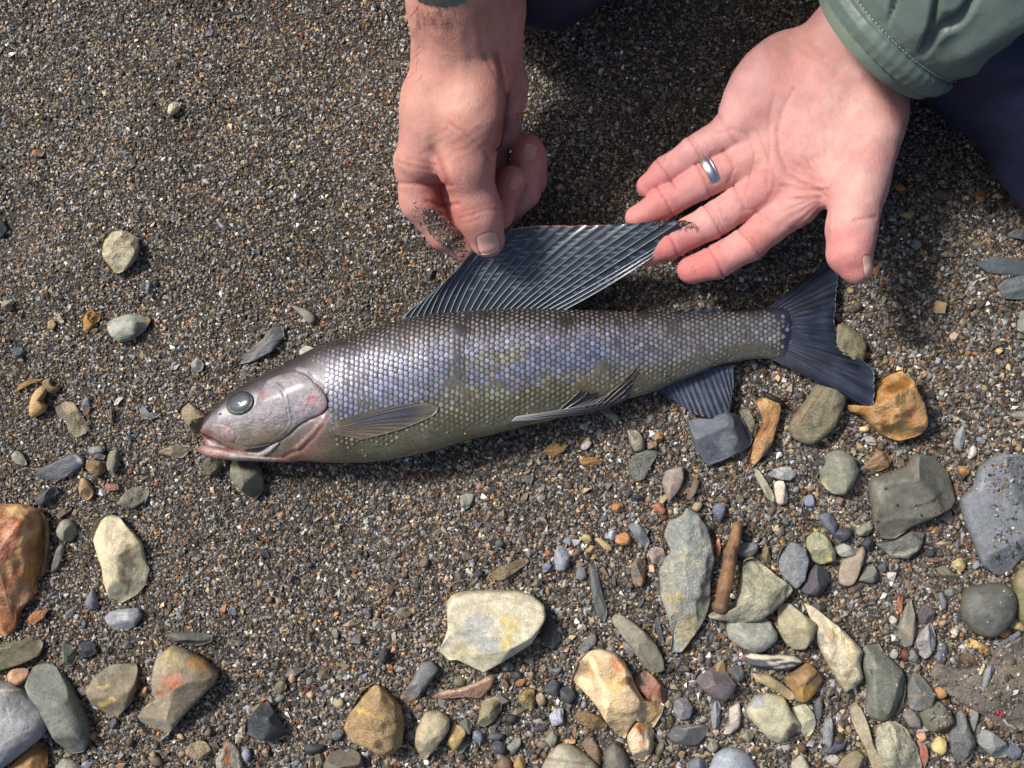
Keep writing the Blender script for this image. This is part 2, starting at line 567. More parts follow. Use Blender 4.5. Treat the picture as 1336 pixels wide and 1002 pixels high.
def crease_lines(fingers, frac=((1, -.02), (2, 0.0))):
    out = []
    for f in fingers:
        for j, off in frac:
            (x0, y0, _, _), (x1, y1, _, r1) = f[j - 1], f[j]
            dx, dy = x1 - x0, y1 - y0
            n = math.hypot(dx, dy)
            dx, dy = dx / n, dy / n
            for k in ((0, -5) if j == 1 else (0,)):
                c = (x1 + dx * k, y1 + dy * k)
                out.append(([(c[0] - dy * r1 * 1.1, c[1] + dx * r1 * 1.1), (c[0] - dx * 2, c[1] - dy * 2), (c[0] + dy * r1 * 1.1, c[1] - dx * r1 * 1.1)], 1.7, .85 if k == 0 else .5))
    return out

CREASE_B += crease_lines(FING_B)

def hand_open(P):
    palm = None
    wrist = W(1108, 70, 34 + UPB)
    for (x, y, z, r) in [(962, 166, 24, 27), (978, 208, 24, 27), (997, 246, 25, 28), (1036, 266, 28, 28)]:
        s = seg(P, wrist, W(x, y, z + UPB), 46 * zr(34 + UPB), r * zr(z + UPB))
        palm = s if palm is None else smin(palm, s, .008)
    u = np.array([-.62, -.78, 0]); v = np.array([.78, -.62, 0])
    palm = smin(palm, ellip(P, W(1003, 108, 29 + UPB), [u, v, (0, 0, 1)], np.array([.038, .021, .0155])), .008)
    u2 = np.array([-.22, -.97, 0]); v2 = np.array([.97, -.22, 0])
    palm = smin(palm, ellip(P, W(1112, 158, 36 + UPB), [u2, v2, (0, 0, 1)], np.array([.042, .026, .0175])), .008)
    palm = smin(palm, seg(P, W(1092, 60, 36 + UPB), W(1170, -60, 62 + UPB), 46 * zr(36), 40 * zr(62)), .010)
    palm = smin(palm, seg(P, W(1132, 105, 36 + UPB), W(1215, -20, 62 + UPB), 44 * zr(36), 40 * zr(62)), .010)
    palm = smin(palm, seg(P, W(1052, 258, 31 + UPB), W(1096, 232, 38 + UPB), 18 * zr(31), 26 * zr(38)), .010)
    d = None
    for f in FING_B:
        s = smin(palm, chain(P, f), .005)
        d = s if d is None else smin(d, s, .0008)
    d = smin(d, smin(palm, chain(P, THUMB_B, .005), .009), .0008)
    px, py = PX(P)
    up = sstep(.030, .042, P[..., 2])
    for pts, w, dep in CREASE_B:
        d = d + groove(px, py, pts, w, dep * 1.25) * up
    d = d + (fbm(P * 120, 4, 2) - .5) * .0009
    # fine skin folds radiating from the thumb web
    a = np.arctan2(py - 250, px - 1084)
    rr = np.hypot(px - 1084, py - 250)
    d = d + .00028 * np.sin(a * 34 + fbm(P * 60, 8, 2) * 5) * np.exp(-((rr - 42) / 34) ** 2) * up * sstep(1110, 1075, px)
    return d

# ---- right hand of the person (pinching the fin, thumb on top)
IDX_A = [(542, 214, 60, 29), (549, 262, 52, 27), (578, 303, 41, 22), (606, 325, 35, 17)]
MID_A = [(570, 230, 46, 26), (600, 285, 38, 23), (650, 278, 44, 20.5), (668, 234, 56, 18.5)]
RING_A = [(585, 220, 32, 24), (645, 290, 28, 21), (683, 250, 38, 21.5), (689, 195, 52, 21)]
PINK_A = [(590, 200, 28, 22), (665, 268, 22, 18), (696, 235, 30, 17), (698, 202, 40, 16)]
THUMB_A = [(624, 95, 88, 44), (611, 160, 86, 45), (607, 212, 80, 35), (621, 268, 68, 28.5), (626, 282, 65, 27.5), (635, 312, 57, 23.5)]
CREASE_A = [
    ([(601, 285), (618, 279), (636, 273), (648, 274)], 2.0, .6),
    ([(603, 277), (622, 271), (642, 266)], 1.8, .35),
    ([(604, 291), (620, 287), (634, 281)], 1.8, .25),
    ([(512, 238), (545, 240), (590, 242)], 2.6, 1.0),
    ([(556, 262), (575, 268), (598, 266)], 2.4, 1.1),
    ([(518, 210), (540, 218), (566, 222)], 2.2, .45),
    ([(520, 204), (545, 210), (570, 216)], 2.0, .3),
    ([(585, 160), (612, 178), (632, 196), (640, 212)], 2.2, .55),
    ([(582, 168), (606, 186), (624, 202)], 2.0, .2),
    ([(600, 152), (622, 166), (640, 184)], 2.0, .3),
    ([(648, 70), (655, 100), (661, 130), (656, 165), (645, 195)], 3.5, 1.5),
    ([(632, 70), (642, 90), (654, 112)], 2.4, .5),
    ([(640, 62), (648, 80), (657, 100)], 2.0, .4),
    ([(660, 155), (672, 148), (684, 146)], 2.0, .6),
    ([(567, 195), (575, 215), (584, 236)], 5.0, 1.0),
    ([(546, 110), (560, 150), (556, 190)], 7.0, -.7),
    ([(600, 40), (604, 80), (600, 120)], 7.0, -.5),
    ([(624, 20), (628, 60), (634, 80)], 4.0, .4),
    ([(588, 318), (596, 314), (604, 310)], 2.0, .5),
]

def hand_pinch(P):
    palm = smin(seg(P, W(607, -90, 150), W(608, 0, 104), 66 * zr(150), 62 * zr(104)), seg(P, W(608, 0, 104), W(614, 62, 86), 62 * zr(104), 57 * zr(86)), .02)
    # wider than deep at the wrist
    palm = smin(palm, seg(P, W(590, -20, 104), W(592, 60, 84), 52 * zr(104), 50 * zr(84)), .012)
    palm = smin(palm, seg(P, W(632, -20, 104), W(640, 50, 84), 44 * zr(104), 36 * zr(84)), .012)
    for a, b in [((602, 60, 80, 54), (578, 140, 76, 52)), ((578, 140, 76, 52), (550, 206, 66, 33)), ((640, 45, 76, 34), (660, 112, 62, 25)), ((660, 112, 62, 25), (655, 168, 52, 24)),
                 ((640, 165, 42, 24), (640, 235, 34, 24)), ((600, 120, 60, 50), (592, 205, 48, 42)), ((590, 150, 70, 48), (565, 215, 52, 30))]:
        palm = smin(palm, seg(P, W(*a[:3]), W(*b[:3]), a[3] * zr(a[2]), b[3] * zr(b[2])), .009)
    d = None
    for f in (IDX_A, MID_A, RING_A, PINK_A):
        s = smin(palm, chain(P, f), .004)
        d = s if d is None else smin(d, s, .0008)
    d = smin(d, smin(palm, chain(P, THUMB_A, .007), .007), .0008)
    px, py = PX(P)
    up = sstep(.026, .036, P[..., 2])
    for pts, w, dep in CREASE_A:
        d = d + groove(px, py, pts, w, dep) * up
    d = d + (fbm(P * 110, 4, 2) - .5) * .0009
    rr = np.hypot(px - 612, py - 215)
    a = np.arctan2(py - 215, px - 612)
    d = d + .00009 * np.sin((py * .9 + px * .5) * .55 + fbm(P * 80, 9, 2) * 6) * np.exp(-((rr - 40) / 30) ** 2) * up * sstep(235, 205, py)
    return d

def blobs(px, py, base, items):
    c = np.broadcast_to(lin(base), px.shape + (3,)).copy()
    for (x, y, r, col, w) in items:
        k = w * np.exp(-((px - x) ** 2 + (py - y) ** 2) / (r * r))
        c += (lin(col) - c) * k[..., None]
    return c

SKIN_B = [(1100, 140, 60, (232, 190, 172), .7), (1120, 250, 30, (236, 196, 178), .7), (1010, 190, 45, (225, 160, 145), .6), (990, 240, 35, (222, 146, 136), .7),
          (850, 240, 40, (222, 132, 130), .8), (850, 285, 40, (220, 130, 126), .8), (860, 330, 45, (224, 136, 130), .8), (910, 350, 45, (224, 128, 124), .85), (985, 320, 40, (218, 140, 128), .7),
          (1115, 345, 32, (224, 140, 132), .85), (1095, 310, 22, (222, 140, 132), .6), (1060, 235, 28, (212, 138, 125), .7), (1050, 60, 45, (216, 160, 142), .7), (1160, 110, 40, (214, 165, 142), .6),
          (940, 225, 30, (220, 140, 132), .5), (1080, 205, 25, (230, 178, 158), .5)]
SKIN_A = [(600, 20, 60, (190, 136, 114), .8), (560, 120, 40, (198, 148, 120), .6), (605, 130, 40, (214, 164, 142), .7), (612, 215, 34, (206, 148, 128), .6), (570, 255, 22, (196, 96, 88), .85), (585, 285, 20, (196, 104, 90), .9),
          (628, 300, 26, (208, 150, 134), .7), (690, 195, 22, (206, 128, 118), .9), (665, 235, 22, (206, 126, 116), .9), (670, 265, 24, (196, 118, 106), .8), (665, 110, 26, (204, 140, 122), .6), (530, 225, 24, (206, 148, 126), .5), (660, 170, 20, (170, 105, 92), .7)]

hb_lo, hb_hi = (.045, .055, .012), (.30, .32, .12)
VB, FB = mesh_sdf(hand_open, hb_lo, hb_hi, .00112)
ha_lo, ha_hi = (-.082, .072, .004), (.03, .30, .17)
VA, FA = mesh_sdf(hand_pinch, ha_lo, ha_hi, .00112)
SKIN_K = .70

def skin_col(V, base, items, creases):
    px, py = PX(V)
    c = blobs(px, py, base, items)
    n = fbm(V * 170, 31, 3)[:, None]
    c = c * (.90 + .2 * n)
    bl = fbm(V * 75, 33, 3)
    c[:, 1:] *= (1 - .12 * sstep(.45, .7, bl))[:, None]
    c *= (1 + .10 * sstep(.55, .35, bl))[:, None]
    m = fbm(V * 420, 32, 2)
    c[:, 1:] *= (1 - .10 * sstep(.55, .8, m))[:, None]
    for pts, w, dep in creases:
        if dep > 0:
            k = min(1, dep) * .52 * np.exp(-(polydist(px, py, pts) / (w * .9)) ** 2)
            c += (lin((168, 84, 74)) - c) * k[:, None]
    g = c.mean(1)[:, None]
    c = c + (g - c) * .13
    return c * SKIN_K * np.array([1.03, .97, .98])

CB = skin_col(VB, (226, 168, 160), SKIN_B, CREASE_B)
CA = skin_col(VA, (212, 154, 138), SKIN_A, CREASE_A)

# ---- trunk, arms and head, mostly beyond the top of the picture
PEL, CHE, NEC, HEA = np.array([.15, .68, .25]), np.array([.15, .61, .48]), np.array([.15, .55, .64]), np.array([.15, .48, .78])
SHR, SHL = np.array([-.03, .58, .60]), np.array([.33, .58, .60])
ELR, ELL = np.array([-.125, .43, .36]), np.array([.41, .40, .32])
WRR, WRL = W(607, -70, 135), W(1178, -10, 66 + UPB)

def body_core(P):
    d = smin(seg(P, PEL, CHE, .12, .13), seg(P, SHR, SHL, .05, .05), .08)
    d = smin(d, seg(P, NEC - (0, 0, .05), HEA - (0, 0, .06), .055, .052), .04)
    for s, e, w in ((SHR, ELR, WRR), (SHL, ELL, WRL)):
        d = smin(d, smin(seg(P, s, e, .048, .040), seg(P, e, w, .040, .029), .01), .03)
    h = ellip(P, HEA + (0, 0, .02), np.eye(3), np.array([.075, .095, .115]))
    h = smin(h, ellip(P, HEA + (0, -.035, -.06), np.eye(3), np.array([.05, .055, .055])), .04)       # jaw
    h = smin(h, seg(P, HEA + (0, -.085, .02), HEA + (0, -.108, -.022), .010, .014), .015)            # nose
    h = smin(h, seg(P, HEA + (-.035, -.075, .032), HEA + (.035, -.075, .032), .016, .016), .012)     # brow
    for s in (-1, 1):
        h = smin(h, ellip(P, HEA + (s * .078, .0, .0), np.eye(3), np.array([.009, .02, .032])), .008)
        h = np.maximum(h, -(np.sqrt(((P - (HEA + (s * .032, -.095, .008))) ** 2).sum(-1)) - .012))
    h = h + .004 * np.exp(-(((P[..., 2] - HEA[2] + .062) / .004) ** 2)) * (P[..., 1] < HEA[1] - .05) * (np.abs(P[..., 0] - HEA[0]) < .026)   # mouth
    return smin(d, h, .03)

VC, FC = mesh_sdf(body_core, (-.24, .16, .02), (.52, 1.0, .98), .0075)
person = empty('person', (.14, .75, 0), label='person in sage green jacket and navy trousers holding up the dorsal fin of the fish', category='person')
bv, bf, bc = join([(VA, FA, CA), (VB, FB, CB), (VC, FC, lin((205, 150, 130)) * SKIN_K)])
body = mk('body', bv, bf, M['skin'], parent=person, col=bc)

def hair_sdf(P):
    d = ellip(P, HEA + (0, .012, .032), np.eye(3), np.array([.083, .098, .115]))
    d = d + (fbm(P * 90, 3, 2) - .5) * .012
    return np.maximum(d, -(P[..., 2] - HEA[2] - .035 + (P[..., 1] - HEA[1]) * .9))
HV, HF = mesh_sdf(hair_sdf, HEA - .14, HEA + .18, .006)
mk('hair', HV, HF, M['hair'], parent=person)

# ---- fingernails: thin plates lying on the fingertips
def top_z(fn, px, py, z0, z1, n=26):
    """height in metres where a sight line through px, py first meets the surface fn, searching from z1 down to z0"""
    zs = np.linspace(z1, z0, 60)
    D = np.stack([fn(W(px, py, z * 1000)) for z in zs])
    ins = D < 0
    k = ins.argmax(0)
    k = np.where(ins.any(0), np.maximum(k, 1), len(zs) - 1)
    ii = np.arange(px.size)
    a, b = D.reshape(len(zs), -1)[k.ravel() - 1, ii], D.reshape(len(zs), -1)[k.ravel(), ii]
    t = np.clip(a / (a - b + 1e-12), 0, 1)
    return (zs[k.ravel() - 1] + t * (zs[k.ravel()] - zs[k.ravel() - 1])).reshape(px.shape)

def nail(fn, cx, cy, ang, ln, wd, z0, z1, col):
    n, m = 15, 13
    u, v = np.meshgrid(np.linspace(-1, 1, n), np.linspace(-1, 1, m), indexing='ij')
    # square to rounded nail outline
    uu, vv = u * np.sqrt(1 - v * v * .34), v * np.sqrt(1 - u * u * .30)
    ca, sa = math.cos(ang), math.sin(ang)
    px, py = cx + ca * uu * ln - sa * vv * wd, cy + sa * uu * ln + ca * vv * wd
    z = top_z(fn, px, py, z0, z1)
    edge = np.maximum(np.abs(u), np.abs(v))
    lift = .0004 * (1 - edge ** 4) + .0001
    top = W(px, py, (z + lift) * 1000)
    bot = W(px, py, (z - .001) * 1000)
    V = np.vstack([top.reshape(-1, 3), bot.reshape(-1, 3)])
    f = gridfaces(n, m)
    ring = np.concatenate([np.arange(m), np.arange(1, n) * m + m - 1, (n - 1) * m + np.arange(m - 2, -1, -1), np.arange(n - 2, 0, -1) * m])
    r2 = np.roll(ring, -1)
    F = [f, f[:, ::-1] + n * m, np.stack([ring, ring + n * m, r2 + n * m, r2], -1)]
    c = np.broadcast_to(lin(col) * .85, (n * m, 3)).copy()
    tip = sstep(.72, .9, u.ravel())[:, None]
    c += (lin((222, 196, 178)) * .85 - c) * tip * .25
    rim = sstep(.86, 1.0, np.abs(v.ravel()))[:, None]
    c += (lin((150, 84, 72)) - c) * rim * .8
    cut = sstep(-.72, -.92, u.ravel())[:, None]
    c += (lin((164, 96, 84)) - c) * cut * .8
    c = np.vstack([c, c])
    mk('fingernail', V, F, M['nail'], parent=body, col=c)

nail(hand_pinch, 636.5, 317, 1.32, 15, 15.5, .03, .10, (214, 164, 152))
nail(hand_pinch, 672, 240, -1.1, 11, 8, .02, .09, (190, 126, 114))
nail(hand_pinch, 691, 199, -1.35, 11.5, 9.5, .02, .09, (194, 132, 120))
nail(hand_open, 1132, 347, 1.45, 16, 6, .02, .11, (224, 178, 164))

# ---- fine hairs on the forearm near the cuff
hp, r_ = [], np.random.default_rng(5)
for k in range(58):
    x, y = (r_.uniform(542, 600), r_.uniform(2, 30)) if k < 52 else (r_.uniform(538, 552), r_.uniform(20, 120))
    l, a = r_.uniform(10, 22), r_.normal(1.75 if k < 52 else 2.0, .35)
    xs, ys = x + np.cos(a) * l * np.linspace(0, 1, 4) + r_.normal(0, .8, 4), y + np.sin(a) * l * np.linspace(0, 1, 4)
    z = top_z(hand_pinch, xs, ys, .02, .16)
    pts = W(xs, ys, (z + np.array([0, .0008, .001, .0006])) * 1000)
    v, f = tube(pts, np.array([.00009, .00008, .00006, .00003]), 3, False)
    hp.append((v, f, (0, 0, 0)))
v, f, c = join(hp)
mk('arm_hair', v, f, M['hair'], parent=body, kind='stuff')

# ---- jacket: trunk shell plus two gathered sleeves
def sleeve(path, R, seed):
    path = open_curve(path, 150)
    L = np.concatenate([[0], np.cumsum(np.linalg.norm(np.diff(path, axis=0), axis=1))])
    s_new = np.concatenate([np.linspace(0, .09, 110), np.linspace(.092, L[-1], 60)])
    path = np.stack([np.interp(s_new, L, path[:, k]) for k in range(3)], -1)
    T = np.gradient(path, axis=0)
    T /= np.linalg.norm(T, axis=1)[:, None]
    A = np.cross(T, (0, 0, 1.0)); A /= np.linalg.norm(A, axis=1)[:, None]
    B = np.cross(A, T)
    n = 200
    th = np.linspace(0, 2 * np.pi, n, endpoint=False)
    TH, SS = np.meshgrid(th, s_new, indexing='ij')
    Q = np.stack([np.cos(TH) * 1.6, np.sin(TH) * 1.6, SS * 14], -1)
    hem = sstep(0, .004, SS)
    r = np.interp(s_new, [0, .006, .011, .013, .022, .05, .12, .25, .5], np.array([.98, 1.03, 1.02, .985, 1.06, 1.14, 1.2, 1.25, 1.35]) * R)[None] + 0 * TH
    seam = np.exp(-((SS - .0125) / .005) ** 2)
    puck = np.sin(TH * 46 + 6 * vn(np.stack([np.cos(TH) * 5, np.sin(TH) * 5, SS * 30], -1), seed)) * (.0003 * seam + .0003 * np.exp(-(SS / .006) ** 2))
    rid = 1 - np.abs(2 * fbm(Q + 3 * seed, seed, 2) - 1)
    fold = (rid - .75) * .016 * sstep(.012, .035, SS)
    rid2 = 1 - np.abs(2 * fbm(np.stack([np.cos(TH) * 3 + SS * 30, np.sin(TH) * 3 - SS * 18, SS * 10], -1), seed + 5, 2) - 1)
    fold = fold - .007 * sstep(.86, 1.0, rid2) * sstep(.014, .03, SS)
    r = r + puck + fold - .0012 * np.exp(-((SS - .0125) / .0011) ** 2)
    V = path[None] + r[..., None] * (np.cos(TH)[..., None] * A[None] + np.sin(TH)[..., None] * B[None])
    F = gridfaces(n, len(s_new), True)
    nl = 14                                            # paler lining that shows inside the opening
    sl = np.linspace(-.007, .05, nl)
    TL, SL = np.meshgrid(th, sl, indexing='ij')
    rl = R * .94 + .0012 * np.sin(TL * 3 + seed) - .002 * sstep(.0, -.007, SL)
    PL = path[0] + (SL[..., None]) * T[0]
    VL = PL + rl[..., None] * (np.cos(TL)[..., None] * A[0] + np.sin(TL)[..., None] * B[0])
    st = []
    for k in range(120):
        a0 = 2 * np.pi * (k + .15) / 120
        aa = np.linspace(a0, a0 + 2 * np.pi * .62 / 120, 4)
        rr = np.interp(.0142, [0, .0142, 1], [1, 1, 1]) * R * 1.005 + .0004
        pts = path[0] + .0142 * T[0] + rr * (np.cos(aa)[:, None] * A[0] + np.sin(aa)[:, None] * B[0])
        v, f = tube(pts, .0003, 4, False)
        st.append((v, f, lin((150, 165, 155)) * .9))
    return (V.reshape(-1, 3), F), (VL.reshape(-1, 3), gridfaces(n, nl, True)), join(st)

def jacket_core(P):
    d = smin(seg(P, PEL + (0, 0, .06), CHE, .155, .165), seg(P, SHR, SHL, .085, .085), .08)
    d = smin(d, seg(P, NEC - (0, 0, .06), NEC + (0, -.005, 0), .085, .078), .04)
    for s, e in ((SHR, ELR), (SHL, ELL)):
        d = smin(d, seg(P, s, s + (e - s) * .6, .085, .07), .04)
    d = d + (fbm(P * 18, 6, 3) - .5) * .03
    return np.maximum(d, P[..., 2] - NEC[2] - .03)

VJ, FJ = mesh_sdf(jacket_core, (-.28, .40, .08), (.56, 1.06, .78), .009)
JK = lin((106, 121, 113)) * .70
CUFF_L = W(1150, 44, 66 + UPB)
SL1 = sleeve([CUFF_L, CUFF_L + (ELL - CUFF_L) * .45 + (.005, .0, -.004), ELL, SHL + (ELL - SHL) * .25, SHL], .0492, 3)
CUFF_R = W(606, -45, 122)
SL2 = sleeve([CUFF_R, CUFF_R + (ELR - CUFF_R) * .5, ELR, SHR + (ELR - SHR) * .25, SHR], .0345, 8)
jv, jf, jc = join([(VJ, FJ, JK), (SL1[0][0], SL1[0][1], JK), (SL2[0][0], SL2[0][1], JK)])
jacket = mk('jacket', jv, jf, M['nylon'], parent=person, col=jc)
for sl in (SL1, SL2):
    mk('cuff_lining', sl[1][0], sl[1][1], M['trouser'], parent=jacket, col=np.broadcast_to(lin((128, 140, 124)) * .6, (len(sl[1][0]), 3)))
    mk('cuff_stitching', sl[2][0], sl[2][1], M['nylon'], parent=jacket, col=sl[2][2], kind='stuff')

# ---- trousers
KNR, KNL = np.array([.018, .279, .058]), np.array([.366, .143, .05])
ANR, ANL = np.array([.03, .74, .05]), np.array([.48, .56, .05])
def legs(P):
    d = smin(seg(P, PEL, PEL + (0, .03, .05), .15, .15), seg(P, PEL + (-.10, 0, 0), KNR, .09, .050), .05)
    d = smin(d, seg(P, KNR - (.012, 0, 0), KNR + (.014, .004, 0), .050, .050), .02)
    d = smin(d, seg(P, PEL + (.08, -.02, 0), W(1290, 28, 80), .10, .052), .05)
    d = smin(d, seg(P, W(1290, 28, 80), KNL, .052, .050), .02)
    d = smin(d, seg(P, KNR, ANR, .055, .045), .03)
    d = smin(d, seg(P, KNL, ANL, .055, .045), .03)
    return d + (fbm(P * 16, 12, 3) - .5) * .024 - .005 * sstep(.8, 1, 1 - np.abs(2 * vn(P * np.array([22, 22, 8]), 5) - 1))
VT, FT = mesh_sdf(legs, (-.12, .02, -.02), (.62, 1.02, .46), .0055)
mk('trousers', VT, FT, M['trouser'], parent=person, col=np.broadcast_to(lin((34, 40, 72)) * .5, (len(VT), 3)))

# ---- wedding ring, a loose thing on the ring finger
p0, p1 = W(950, 220, 44), W(900, 245.5, 42)
ax = (p1 - p0) / np.linalg.norm(p1 - p0)
rc_ = W(925.5, 227, 43)
e1 = np.cross(ax, (0, 0, 1)); e1 /= np.linalg.norm(e1)
e2 = np.cross(e1, ax)
prof = [(-3.1, .15), (-3.3, .7), (-3.0, 1.35), (-2.3, 1.55), (-2.1, 1.35), (-1.9, 1.5), (0, 1.62), (1.9, 1.5), (2.1, 1.35), (2.3, 1.55), (3.0, 1.35), (3.3, .7), (3.1, .15)]
th = np.linspace(0, 2 * np.pi, 64, endpoint=False)
RV = []
for t in th:
    for (a, b) in prof:
        eng = .12 * max(0, math.sin(t * 26 + a * 2.2)) if abs(a) < 1.9 else 0
        r = (24.3 * zr(43)) + (b - eng - .35) * .001
        RV.append(rc_ + ax * a * .001 + r * (math.cos(t) * e1 + math.sin(t) * e2))
mk('wedding_ring', np.array(RV), gridfaces(64, len(prof), True), M['metal'], col=np.broadcast_to(lin((205, 205, 210)) * .8, (len(RV), 3)), label='silver wedding ring with an engraved band worn on the open palm-up hand', category='ring')

# ---- sand grains clinging to the skin
def cling(V, spots, n_per, size, seed):
    r_ = np.random.default_rng(seed)
    px, py = PX(V)
    out = []
    for (x, y, rx, ry, ang, n) in spots:
        ca, sa = math.cos(ang), math.sin(ang)
        qx, qy = (px - x) * ca + (py - y) * sa, -(px - x) * sa + (py - y) * ca
        m = np.argwhere((qx / rx) ** 2 + (qy / ry) ** 2 < 1)[:, 0]
        if len(m) == 0:
            continue
        # keep only what faces up
        zt = V[m, 2]
        m = m[zt > np.percentile(zt, 35)]
        out.append(V[r_.choice(m, min(n, len(m)), replace=False)])
    P = np.vstack(out)
    return grains(0, None, None, lambda a, b, c: size * np.exp(r_.normal(0, .3, c)), pts=P + (0, 0, -size * .2))

v, f, c = cling(VA, [(547, 282, 7, 22, -.35, 60), (580, 304, 32, 15, .75, 900), (566, 290, 22, 11, .9, 420), (575, 272, 5, 9, 0, 16), (674, 155, 12, 6, -.5, 34), (682, 122, 4, 5, 0, 3), (673, 268, 8, 5, 0, 3), (594, 320, 18, 11, .8, 420)], 0, .00055, 3)
mk('clinging_sand', v, f, M['grain'], base=(0, 0, 0), col=c * .85, smooth=False, kind='stuff', label='wet sand grains stuck to the pinching hand and its forefinger', category='sand')
v, f, c = cling(VB, [(905, 350, 16, 8, 0, 12), (975, 335, 14, 6, -.5, 9), (940, 325, 8, 5, 0, 4), (983, 292, 12, 5, -.3, 5), (865, 210, 4, 4, 0, 2), (1004, 204, 2, 2, 0, 1)], 0, .00042, 4)
mk('clinging_sand', v, f, M['grain'], base=(0, 0, 0), col=c * .5, smooth=False, kind='stuff', label='few dark sand grains on the fingers of the open hand', category='sand')
FK = .55
# ------------------------------------------------------------------ the fish: a grayling-like fish lying on its side
TOPX = np.array([(262, 562), (266, 550), (275, 536), (288, 523), (300, 513), (320, 500), (340, 490), (380, 470), (420, 450), (460, 437), (500, 424), (540, 414), (600, 406), (660, 403), (720, 403), (780, 405), (840, 407), (900, 407), (960, 406), (1000, 402), (1022, 402), (1046, 412)], float)
BOTX = np.array([(262, 563), (266, 566), (275, 570), (288, 577), (300, 585), (320, 593), (350, 599), (400, 602), (450, 604), (500, 601), (550, 592), (600, 578), (650, 565), (700, 553), (740, 543), (780, 533), (820, 521), (860, 508), (900, 492), (940, 477), (975, 469), (1010, 468), (1024, 469), (1046, 458)], float)

def smooth_interp(T):
    c = open_curve(T, 500)
    return c[:, 0], c[:, 1]
_tx, _ty = smooth_interp(TOPX)
_bx, _by = smooth_interp(BOTX)
def f_top(x): return np.interp(x, _tx, _ty)
def f_bot(x): return np.interp(x, _bx, _by)
def f_half(x):
    """half thickness in metres"""
    return np.interp(x, [262, 266, 275, 290, 320, 380, 450, 560, 680, 800, 900, 1000, 1025, 1046], [.0015, .005, .0085, .0125, .0158, .0205, .0232, .0236, .0212, .0162, .011, .006, .004, .0008])
def f_zc(x):
    return np.interp(x, [262, 320, 450, 560, 700, 850, 1000, 1046], [.0165, .0190, .0228, .0230, .0205, .0142, .0085, .008])

NX, NA = 360, 120
fx = 262.3 + (1046 - 262.3) * np.linspace(0, 1, NX) ** 1.12
fa = np.linspace(0, 2 * np.pi, NA, endpoint=False)        # 0 = dorsal edge, pi/2 = the side facing up, pi = belly

def surf(x_c, t):
    """point on the fish at station x_c (photo px at mid depth) and angle t"""
    T, B, b, zc = f_top(x_c), f_bot(x_c), f_half(x_c), f_zc(x_c)
    yc, h = (T + B) / 2, (B - T) / 2
    P = W(x_c, yc - np.cos(t) * h, zc * 1000)
    P[..., 2] = zc + b * np.sign(np.sin(t)) * np.abs(np.sin(t)) ** .9
    return P

def fish_z(px, py, off=0.0):
    """height of the upper flank under the sight line px, py (metres)"""
    px, py = np.asarray(px, float), np.asarray(py, float)
    z = f_zc(px) + .01
    for _ in range(6):
        k = (H - z) / H
        xw, yw = (px - 668) * k, (py - 501) * k            # in px at ground scale
        zc = f_zc(px)
        for _ in range(2):
            xc = 668 + xw * H / (H - zc)
            zc = f_zc(xc)
        yc_ = 501 + yw * H / (H - zc)
        T, B = f_top(xc), f_bot(xc)
        c = np.clip((yc_ - (T + B) / 2) / ((B - T) / 2), -1, 1)
        z = zc + f_half(xc) * np.sqrt(1 - c * c) ** .9 + off
    return z

OPERC = [(366, 490), (375, 486), (387, 484), (399, 488), (408, 498), (420, 507), (427, 519), (429, 530), (421, 539), (405, 545), (390, 554), (378, 566), (367, 573), (357, 581)]
PREOP = [(362, 500), (368, 505), (375, 515), (378, 533), (381, 548), (375, 561), (363, 572), (345, 581)]
MEMBR = [(432, 522), (430, 540), (422, 555), (410, 570), (393, 587), (372, 596)]
SCALE0 = [(428, 470), (431, 490), (428, 505), (436, 540), (440, 556)]

